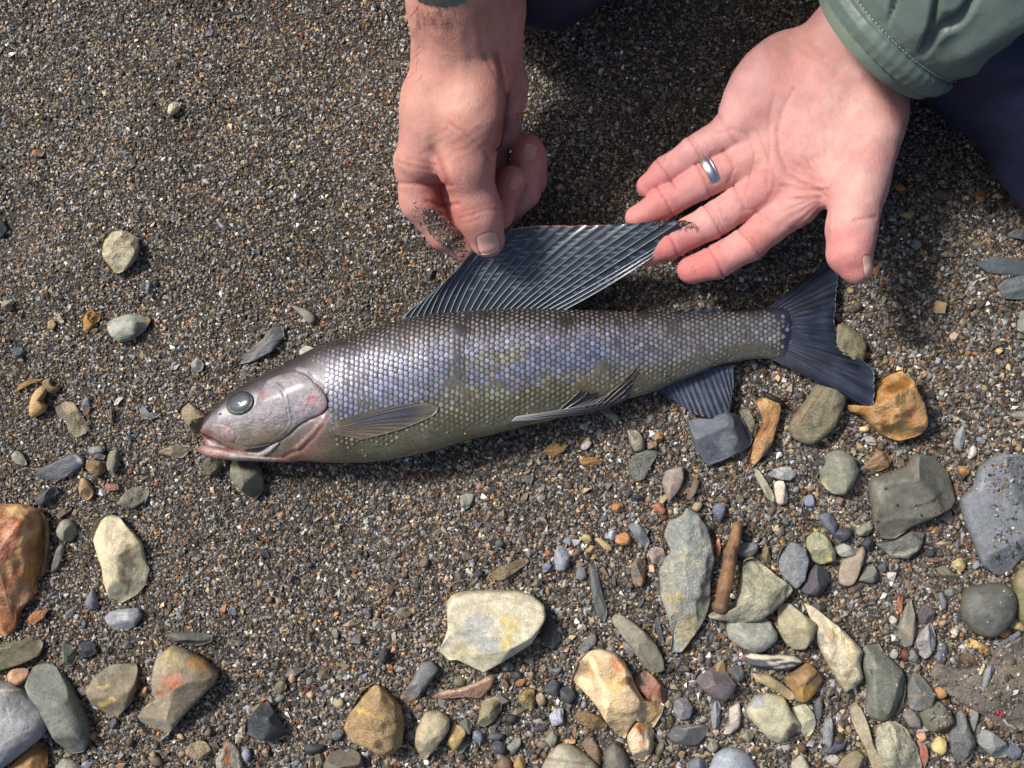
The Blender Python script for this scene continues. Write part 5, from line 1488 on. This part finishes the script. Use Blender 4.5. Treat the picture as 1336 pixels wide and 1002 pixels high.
cobble|tan-grey banded cobble at the bottom edge|711,992 728,972 746,972 766,985 779,1004 710,1008|168,158,132|s v=715,990>770,998,2,140,128,106
cobble|dark olive oval cobble at the bottom edge under the cream lobe|789,983 800,970 811,976 820,992 820,1008 793,1008|112,107,94|s
rock|honey and cream quartz rock, the glossiest stone near the bottom|745,885 753,862 765,851 782,846 802,851 814,862 822,876 827,889 840,911 865,920 864,933 854,951 840,945 829,938 820,951 816,965 805,958 793,944 778,922 764,905|212,182,134|q h=.36 e=.75 f=7 p=775,870,12,206,150,82;805,868,12,196,126,80;760,872,9,140,120,92;765,893,10,226,208,160;800,890,14,206,164,98;850,925,10,206,160,100;818,888,8,120,70,44 v=772,860>786,895>792,930,3.5,234,214,164;806,880>796,900>810,950,2.4,226,196,136
rock|red-brown and dark crystal chunk at the honey quartz's right side|827,882 836,873 851,880 865,893 869,904 865,922 851,920 838,904 829,893|160,102,72|q f=6 p=840,890,7,70,70,74;856,912,5,220,190,150
rock|cream rounded lobe at the honey quartz's lower end|818,960 827,944 838,936 854,953 853,976 842,994 829,991 820,974|222,198,154|q p=834,950,9,190,120,70;838,972,5,180,120,70
stone|lavender-grey round stone right of the honey quartz|876,924 882,913 894,909 904,922 900,936 887,939|138,132,138|s
slab|flat dark slate with a pale edge line, below the lavender-grey stone|869,958 876,947 894,945 920,945 925,954 911,971 894,973 878,967|84,85,88|s h=.2 v=882,960>888,952>915,947,1.1,150,140,118
stone|blue-grey wedge at the bottom edge left of the pale blue-grey stone|898,994 911,987 922,994 925,1008 898,1008|110,115,130|s
pebble|small olive pebble above the pale blue-grey rounded stone|922,976 929,965 938,973 931,982|142,138,112|s
stone|yellow-brown faceted stone right of the smooth beige pear|584,970 591,945 602,947 609,956 595,983|164,142,86|s f=4 v=590,965>606,952,2,196,170,100
stone|dull olive stone behind the yellow-brown faceted one|595,983 609,961 609,976 602,984|120,120,96|s
stone|dark olive-grey stone above the yellow-brown faceted one|601,945 608,937 616,944 614,958 606,956|104,104,90|s
pebble|dark blue pebble lower left of the bluish-white cube|636,963 642,955 658,958 651,966|84,88,96|s
pebble|dark violet-blue pebble under the dark blue one|640,976 647,966 660,972 656,985|80,82,96|s
stone_chip|grey-green triangular chip right of the dark violet-blue pebble|661,974 678,960 680,970 671,985|136,141,130|s
stone_chip|olive triangular chip below the bluish-white cube|710,965 721,953 728,961 722,977|142,142,118|s
pebble|brown pebble at the bottom edge left of the ochre one|647,997 656,986 668,992 667,1008 647,1008|128,102,72|s
pebble|ochre pebble at the bottom edge beside the brown one|669,999 678,983 686,992 683,1008|184,148,78|s
stone_sliver|short orange rod above the tan-grey banded cobble|733,964 750,964 751,970 734,970|210,156,98|s
stone_sliver|thin dark slate blade along the largest slab's left edge|849,790 856,796 864,823 867,844 862,844 854,811|80,85,86|l
stone_chip|dark leaf-shaped slate chip left of the slate blade|829,794 839,777 840,786 833,794|80,85,89|l
stone|grey lumpy stone above the honey quartz|755,847 764,834 776,826 780,838 764,851|126,126,119|r
stone|dark grey splinter between the honey quartz and the diagonal stone|809,836 818,835 829,851 824,858 814,847|118,119,114|l
stone|long blue-grey slate above the fish's gill cover|305,478 317,465 344,441 356,427 369,426 372,438 356,459 332,471|110,112,115|l h=.3 v=322,466>360,440,1.4,136,136,128
pebble|pale grey boot-shaped pebble above the fish's back|381,399 398,403 410,411 411,420 404,423 392,411|156,151,136|s
pebble|pale round pebble touching the fish's nape|390,459 398,451 410,454 410,462 396,468|170,170,160|s
pebble|spotted olive pebble peeking from under the pelvic fin|782,535 794,532 808,544 806,549 794,546|142,136,106|s
stone|ochre flat stone half buried in the fish's shadow|705,592 720,578 741,580 735,590 716,599|150,118,68|r h=.2
stone|rusty orange crumbly stone half buried below the pelvic fin|755,603 765,595 777,597 786,604 770,610|170,124,64|r h=.25
stone|dark slate lump cut by the picture edge level with the beige heart-shaped stone|-8,286 5,289 10,299 5,309 -8,313|70,78,84|s
"""
# ------------------------------------------------------------------ stones of the shingle, one object each
STONE_K = .80
DISC = {}

def build_stone(name, label, poly, color, opts, seed, group=None):
    poly = np.array(poly, float)
    r_ = np.random.default_rng(1000 + seed)
    O = closed_curve(poly, 0, .75 if name in ('pebble', 'cobble') else .3)
    L = np.concatenate([[0], np.cumsum(np.linalg.norm(np.diff(np.vstack([O, O[:1]]), axis=0), axis=1))])
    per = L[-1]
    n = int(np.clip(per * .55, 20, 170))
    s = np.linspace(0, per, n, endpoint=False)
    OO = np.vstack([O, O[:1]])
    O = np.stack([np.interp(s, L, OO[:, k]) for k in (0, 1)], -1)
    a2 = np.sum(O[:, 0] * np.roll(O[:, 1], -1) - np.roll(O[:, 0], -1) * O[:, 1])
    if a2 < 0:
        O = O[::-1].copy()
    A = abs(a2) / 2
    c = O.mean(0)
    q = O - c
    ev = np.linalg.eigvalsh(np.cov(q.T))
    minor = 2.8 * math.sqrt(max(ev[0], 1))
    style = opts['style']
    hgt = opts.get('h', .42 if style != 'l' else .32) * minor / S * 1.15          # visible height
    e = opts.get('e', (.92 if name in ('pebble', 'cobble') else .74) + r_.uniform(-.1, .08))
    m = int(np.clip(minor * .36, 5, 40))
    ph = np.concatenate([np.linspace(0, .5, m) ** 1.0 * np.pi, np.linspace(.56, .85, 3) * np.pi])
    rad = np.sin(ph) ** e
    hz = np.cos(ph)
    zz = np.where(hz > 0, np.abs(hz) ** e * hgt, hz * hgt * .9)
    # lateral outline in metres (the outline stands a little above the sand)
    z_eq = hgt * .22 + .0010 + opts.get('z', 0) / 1000.0
    zg = float(ground_z(*W(c[0], c[1], 0)[:2]))
    G = c + q[:, None] * rad[None, :, None]
    V = W(G[..., 0], G[..., 1], (z_eq + zg + .001) * 1000)
    V[..., 2] += zz[None]
    cw = W(c[0], c[1], (z_eq + zg) * 1000)
    mm = minor / S
    # chipped facets
    nf = opts.get('f', 0 if name == 'cobble' else r_.integers(1, 4) if name == 'pebble' else r_.integers(3, 6) if style in 's' else r_.integers(4, 7))
    N = np.array([[r_.normal(), r_.normal(), r_.uniform(.25, 1.0)] for _ in range(int(nf))]).reshape(-1, 3)
    loc = V - cw
    ext = np.array([np.ptp(loc[..., 0]) / 2, np.ptp(loc[..., 1]) / 2, hgt])
    for nn_ in N:
        k = loc / ext
        nn_ = nn_ / np.linalg.norm(nn_)
        d = np.clip((k @ nn_) - r_.uniform(.60, .84), 0, None)
        loc = loc + 0
        loc[..., 2] -= .9 * d / max(nn_[2], .45) * hgt * np.clip(hz, 0, 1)[None] ** .3
        loc[..., :2] -= (.10 * d)[..., None] * nn_[:2] * ext[:2]
    # lumps and pits, larger for rough stones
    amp = {'s': .028, 'r': .055, 'l': .03, 'q': .06}[style] * mm
    sc_ = 2.6 / max(mm, .006)
    w = np.clip(np.cos(ph) * 1.4 + .35, 0.1, 1)[None]
    nz = fbm((loc + seed) * sc_ + seed * 7.3, seed, 3) - .5
    ridge = 1 - np.abs(2 * vn((loc + seed) * sc_ * 1.5 + 3, seed + 9) - 1)
    lift = amp * 2.2 * nz + (amp * .9 * (ridge - .6) if style in 'qr' else 0)
    if style == 'l':
        ang = r_.uniform(0, np.pi) if 'a' not in opts else opts['a']
        ev2, U = np.linalg.eigh(np.cov(q.T))
        u = np.array([U[0, 1], -U[1, 1], 0])
        perp = np.array([-u[1], u[0], .9])
        lay = (loc @ perp) / mm * 9 + fbm(loc * sc_ * .8, seed + 4, 2) * 3
        lift = lift + amp * .35 * np.sin(lay * 1.6)
    loc = loc + np.stack([lift * .35 * np.sign(loc[..., 0]), lift * .35 * np.sign(loc[..., 1]), lift], -1) * w[..., None]
    V = cw + loc
    # colours
    px, py = PX(V)
    base = lin(color)
    gm = .14 if (color[0] - color[2]) > 62 else .22
    base = base * (1 - gm) + gm * base.mean()
    c2 = lin(opts['c2']) if 'c2' in opts else base * np.array([.74, .76, .80])
    mot = fbm(np.stack([px / 16, py / 16, loc[..., 2] * 200], -1) + seed * 3.1, seed, 4)
    k = sstep(.42, .66, mot)[..., None] * (.95 if 'c2' in opts else .6)
    col = base + (c2 - base) * k
    big_ = fbm(np.stack([px / 45, py / 45, 0 * px], -1) + seed * 1.7, seed + 12, 2)
    col = col * (.86 + .28 * big_)[..., None]
    fine = fbm(np.stack([px / 4.5, py / 4.5, loc[..., 2] * 600], -1) + seed, seed + 2, 3)
    col = col * (.80 + .40 * fine)[..., None]
    if style == 'l':
        col = col * (.88 + .24 * vn(np.stack([lay * .9, lay * 0, lay * 0], -1), seed))[..., None]
    wob = (fbm(np.stack([px / 9, py / 9, 0 * px], -1) + 5, seed + 6, 3) - .5)
    for (x, y, r, *cc) in opts.get('p', []):
        d = np.hypot(px - x, py - y) / r + wob * 1.6
        kk = sstep(1.25, .55, d)[..., None]
        col = col + (lin(cc) * (.8 + .4 * fine)[..., None] - col) * kk * .85
    for pts, wd, cc in opts.get('v', []):
        d = polydist(px, py, pts) / wd + wob * 1.8
        kk = sstep(1.15, .35, d)[..., None]
        col = col + (lin(cc) * (.85 + .3 * fine)[..., None] - col) * kk * .9
    # a natural sandy rim where grit and dried silt stick low on the stone
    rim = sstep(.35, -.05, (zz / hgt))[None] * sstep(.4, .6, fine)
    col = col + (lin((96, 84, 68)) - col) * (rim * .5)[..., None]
    col = col * STONE_K
    nr = len(ph)
    V = V.reshape(-1, 3)
    # close the top and the underside with a fan
    top = V.reshape(n, nr, 3)[:, 0].mean(0)
    V = np.vstack([V, V.reshape(n, nr, 3)[:, -1].mean(0)[None]])
    F = gridfaces(n, nr, True)
    kk = np.arange(n)
    cap = np.stack([np.full(n, n * nr), kk * nr + nr - 1, ((kk + 1) % n) * nr + nr - 1], -1)
    Fs = [F[:, ::-1], cap[:, ::-1]]
    a_, b_, c_ = V[F[n * nr // 3 % len(F)][:3]]
    fa_ = np.cross(V[F[:, 1]] - V[F[:, 0]], V[F[:, 3]] - V[F[:, 0]])
    if (fa_[:, 2] * (V[F[:, 0], 2] > cw[2] + .3 * hgt)).sum() > 0:
        Fs = [F, cap]
    col = np.vstack([col.reshape(-1, 3), col.reshape(-1, 3).mean(0)[None]])
    pr = dict(kind='thing', label=label, category='pebble' if name == 'pebble' else 'rock' if name in ('rock', 'slab') else 'stone', group=group or 'stones scattered on the gritty beach')
    return mk(name, V, Fs, M[style], col=col, smooth=True, **pr)

def parse(line):
    name, label, poly, color, o = line.split('|')
    P = [tuple(map(float, p.split(','))) for p in poly.split()]
    opts = {}
    tok = o.split()
    opts['style'] = tok[0]
    for t in tok[1:]:
        k, v = t.split('=')
        if k in 'hzea':
            opts[k] = float(v)
        elif k == 'f':
            opts[k] = int(v)
        elif k == 'c2':
            opts[k] = tuple(map(float, v.split(',')))
        elif k == 'p':
            opts[k] = [tuple(map(float, b.split(','))) for b in v.split(';')]
        elif k == 'v':
            L = []
            for b in v.split(';'):
                a = b.split('>')
                last = a[-1].split(',')
                pts = [tuple(map(float, q.split(','))) for q in a[:-1]] + [tuple(map(float, last[:2]))]
                L.append((pts, float(last[2]), tuple(map(float, last[3:]))))
            opts[k] = L
    return name, label, P, tuple(map(float, color.split(','))), opts

POLYS = []
for i, line in enumerate(STONES.strip().split('\n')):
    name, label, P, colr, opts = parse(line)
    build_stone(name, label, P, colr, opts, i)
    POLYS.append(np.array(P))

# ---- many small pebbles between them, told apart by colour and by the stone they lie next to
MARKS = [('the red and orange rock', 30, 740), ('the cream-yellow stone', 155, 730), ('the veined grey cobble', 25, 945), ('the boot-shaped stone', 230, 905), ('the black triangular slate', 346, 942), ('the round ochre stone', 490, 940), ('the beige pear-shaped stone', 562, 958), ('the big cream stone', 643, 823), ('the honey quartz rock', 800, 900), ('the largest grey-green slab', 898, 760), ('the driftwood twig', 950, 740), ('the wedge-shaped stone', 985, 775), ('the speckled grey oval', 1035, 737), ('the patterned pale stone', 1012, 938), ('the banded stone', 1005, 863), ('the long cream rock', 1090, 840), ('the ribbed grey-green stone', 1155, 890), ('the big brown-grey stone', 1190, 650), ('the slate slab', 1300, 670), ('the orange rock', 1165, 530), ('the round dark cobble', 1288, 796), ('the dark blue-grey stone', 940, 572), ('the teardrop-shaped stone', 1185, 812), ('the orange-topped wedge', 998, 560), ('the mud-caked slab', 1290, 900), ('the bright orange pebble', 812, 703), ('the long slate wedge', 75, 610), ('the purple-grey oval stone', 933, 892), ('the diagonal tan-grey stone', 832, 838), ('the grey crescent slate', 548, 888), ('the bright yellow pebble', 1226, 973), ('the pale blue-grey stone', 955, 992)]
PCOL = [('dark slate', (74, 76, 82)), ('grey', (122, 122, 120)), ('olive', (122, 114, 84)), ('tan', (168, 146, 108)), ('brown', (126, 100, 72)), ('orange', (186, 130, 74)), ('pale', (190, 184, 168)), ('blue-grey', (124, 132, 150)), ('pinkish', (164, 132, 116))]
PW = np.array([.18, .2, .14, .14, .12, .05, .06, .07, .04])
PW /= PW.sum()
used, made, tries = set(), 0, 0
rp = np.random.default_rng(21)
while made < 76 and tries < 6000:
    tries += 1
    x, y = rp.uniform(20, 1325), rp.uniform(560, 992)
    dens = coarse(np.array(x), np.array(y)) ** 2 + (.25 if (x < 300 and y > 760) else 0)
    if rp.random() > dens:
        continue
    r = rp.uniform(5.0, 9.5)
    near = min(abs(p[:, 0].mean() - x) + abs(p[:, 1].mean() - y) for p in POLYS)
    if any(polysd(np.array([x]), np.array([y]), p)[0] < r * .55 for p in POLYS):
        continue
    if fish_z(x, y) > .004 and f_top(x) < y < f_bot(x) and x < 1030:
        continue
    j = int(np.argmin([math.hypot(a - x, b - y) for _, a, b in MARKS]))
    mname, ax_, ay_ = MARKS[j]
    dx_, dy_ = x - ax_, y - ay_
    rel = ('right of' if dx_ > 0 else 'left of') if abs(dx_) > abs(dy_) else ('below' if dy_ > 0 else 'above')
    ci = int(rp.choice(len(PCOL), p=PW))
    lab = f'small {PCOL[ci][0]} pebble in the grit {rel} {mname}'
    if lab in used:
        continue
    used.add(lab)
    k = 7
    aa = np.linspace(0, 2 * np.pi, k, endpoint=False) + rp.uniform(0, 1)
    st, an = rp.uniform(.55, .95), rp.uniform(0, np.pi)
    rr = r * rp.uniform(.75, 1.2, k)
    u, v = np.cos(aa) * rr, np.sin(aa) * rr * st
    P = np.stack([x + u * math.cos(an) - v * math.sin(an), y + u * math.sin(an) + v * math.cos(an)], -1)
    build_stone('pebble', lab, P, PCOL[ci][1], {'style': rp.choice(list('srsl'))}, 400 + made, group='small pebbles in the grit')
    POLYS.append(P)
    made += 1

# ---- grit banked up against the stones and half covering their edges
bp_ = []
rb = np.random.default_rng(77)
for P in POLYS:
    Q = np.vstack([P, P[:1]])
    c0 = P.mean(0)
    for (x0, y0), (x1, y1) in zip(Q[:-1], Q[1:]):
        L_ = math.hypot(x1 - x0, y1 - y0)
        nx_, ny_ = (y1 - y0) / (L_ + 1e-6), -(x1 - x0) / (L_ + 1e-6)
        if nx_ * ((x0 + x1) / 2 - c0[0]) + ny_ * ((y0 + y1) / 2 - c0[1]) < 0:
            nx_, ny_ = -nx_, -ny_
        for _ in range(int(L_ / 2.6)):
            t_ = rb.random()
            o_ = rb.normal(1.5, 2.2)
            x_, y_ = x0 + (x1 - x0) * t_ + nx_ * o_, y0 + (y1 - y0) * t_ + ny_ * o_
            w_ = W(x_, y_, 2)
            bp_.append((w_[0], w_[1], float(max(.0006, .0026 - .0004 * abs(o_)) * rb.uniform(.5, 1.1))))
bp_ = np.array(bp_)
bp_ = bp_[fbm(bp_[:, :2] * 60, 19, 2) > .42]
bp_[:, 2] += ground_z(bp_[:, 0], bp_[:, 1])
v, f, c = grains(0, None, None, lambda a, b, n: .0010 * np.exp(rb.normal(0, .3, n)), pts=bp_)
mk('banked_grit', v, f, M['grain'], base=(0, 0, 0), col=c, smooth=False, kind='stuff', label='grit banked up against the edges of the half-sunk stones', category='sand')

# ---- sand stuck to the fish
ps = []
for k in range(80):
    t_ = rb.random() ** .7
    x_ = 905 - 85 * (1 - t_) * rb.random()
    ps.append(W(x_ + rb.normal(0, 2), np.interp(x_, [820, 862, 895, 907], [292, 289, 289, 293]) + abs(rb.normal(0, 3.2)), np.interp(x_, [820, 860, 905], [50.5, 52.6, 54.6]) + .6))
for k in range(90):
    x_ = rb.uniform(430, 1000)
    y_ = f_bot(x_) - abs(rb.normal(8, 14))
    ps.append(W(x_, y_, (float(fish_z(x_, y_)) + .0006) * 1000))
v, f, c = grains(0, None, None, lambda a, b, n: .00050 * np.exp(rb.normal(0, .35, n)), pts=np.array(ps))
mk('clinging_sand', v, f, M['grain'], base=(0, 0, 0), col=c, smooth=False, kind='stuff', label='sand grains stuck to the fin tip and the belly of the fish', category='sand')

# ---- driftwood twig resting on the wedge-shaped stone, and small debris
tw = open_curve([(963, 680, 5), (961, 692, 6.5), (958, 705, 8), (953, 722, 11), (951, 738, 14), (948, 756, 17), (944, 772, 17), (942, 786, 16), (938, 799, 14)], 70)
tr = np.interp(np.linspace(0, 1, 70), [0, .04, .15, .3, .36, .42, .6, .8, .88, .93, .98, 1], [2, 6.5, 7.5, 7.2, 8.6, 8, 9.5, 9.2, 8.6, 11.5, 10, 5]) / S
V, F = tube(W(tw[:, 0], tw[:, 1], tw[:, 2]), tr, 22)
nn = (fbm(V * np.array([500, 120, 500]), 201, 3) - .5)
ctr = np.vstack([np.tile(W(tw[:, 0], tw[:, 1], tw[:, 2]), (22, 1)), V[-2:]])
V = V + (V - ctr) * (nn * .45)[:, None]
wpx, wpy = PX(V)
wc = lin((146, 108, 74)) * np.ones((len(V), 1))
g_ = fbm(np.stack([V[:, 0] * 700, V[:, 1] * 60, V[:, 2] * 700], -1), 202, 3)[:, None]
wc = wc * (.55 + .9 * g_)
ends = sstep(782, 792, wpy)[:, None]
wc = wc * (1 - ends * .8) + ends * .8 * lin((96, 74, 62)) * (.6 + .8 * g_)
kn = np.exp(-((wpy - 727) / 5) ** 2)[:, None] * .6
wc = wc * (1 - kn) + kn * lin((84, 58, 40))
mk('driftwood_twig', V, F, M['wood'], col=wc * .62, label='knobbly brown driftwood twig resting on the grey-green wedge-shaped stone', category='twig')

V, F = tube(W(np.array([998, 1006, 1016, 1027]), np.array([513, 518, 523, 531]), np.array([3, 4, 4, 2.5])), np.array([.0012, .0019, .0018, .0009]), 8)
mk('bark_scrap', V, F, M['wood'], col=np.broadcast_to(lin((40, 36, 36)) * .6, (len(V), 3)), label='short black bark scrap lying between the anal fin and the tail', category='twig')
V, F = tube(W(np.array([1309, 1314, 1320, 1327]), np.array([938, 945, 947, 953]), np.array([4, 5, 4.5, 4])), np.array([.0008, .0011, .0011, .0013]), 8)
mk('dry_stem', V, F, M['wood'], col=np.broadcast_to(lin((170, 166, 156)) * .6, (len(V), 3)), label='thin pale dry plant stem on the mud near the bottom corner', category='stem')
pl = []
for (x0, y0, x1, y1) in [(1298, 926, 1306, 931), (1303, 929, 1312, 934), (1300, 933, 1304, 926)]:
    pl.append((*tube(W(np.linspace(x0, x1, 5), np.linspace(y0, y1, 5), 5 + 1.5 * np.sin(np.linspace(0, 3, 5))), np.array([.0006, .0013, .0014, .0011, .0004]), 6), lin((170, 44, 62)) * .7))
v, f, c = join(pl)
mk('red_leaf_scrap', v, f, M['wood'], col=c, label='tiny crimson plant scrap on the mud-caked slab', category='leaf')

# ---- grit lying on the flat slabs and on a few wet stones
def grit_on(spec, seed):
    out = []
    r_ = np.random.default_rng(seed)
    dg = bpy.context.evaluated_depsgraph_get()
    for (x0, x1, y0, y1, n) in spec:
        xs, ys = r_.uniform(x0, x1, n), r_.uniform(y0, y1, n)
        for x, y in zip(xs, ys):
            d = Vector(W(x, y, 0)) - Vector((0, 0, H))
            ok, loc, nor, idx, ob, _ = sc.ray_cast(dg, Vector((0, 0, H)), d.normalized())
            if ok and ob.name.split('.')[0] in ('slab', 'rock', 'stone', 'cobble') and nor.z > .5:
                out.append(tuple(loc))
    return np.array(out)
bpy.context.view_layer.update()
pts = grit_on([(1270, 1336, 595, 640, 170), (1295, 1330, 630, 735, 150), (1125, 1180, 845, 930, 26), (1215, 1336, 840, 950, 620), (1140, 1240, 600, 690, 22), (1250, 1320, 770, 825, 10)], 31)
v, f, c = grains(0, None, None, lambda a, b, n: .0008 * np.exp(rng.normal(0, .4, n)), pts=pts)
mk('grit_on_stones', v, f, M['grain'], base=(0, 0, 0), col=c, smooth=False, kind='stuff', label='loose grit scattered over the flat slabs near the right edge', category='sand')
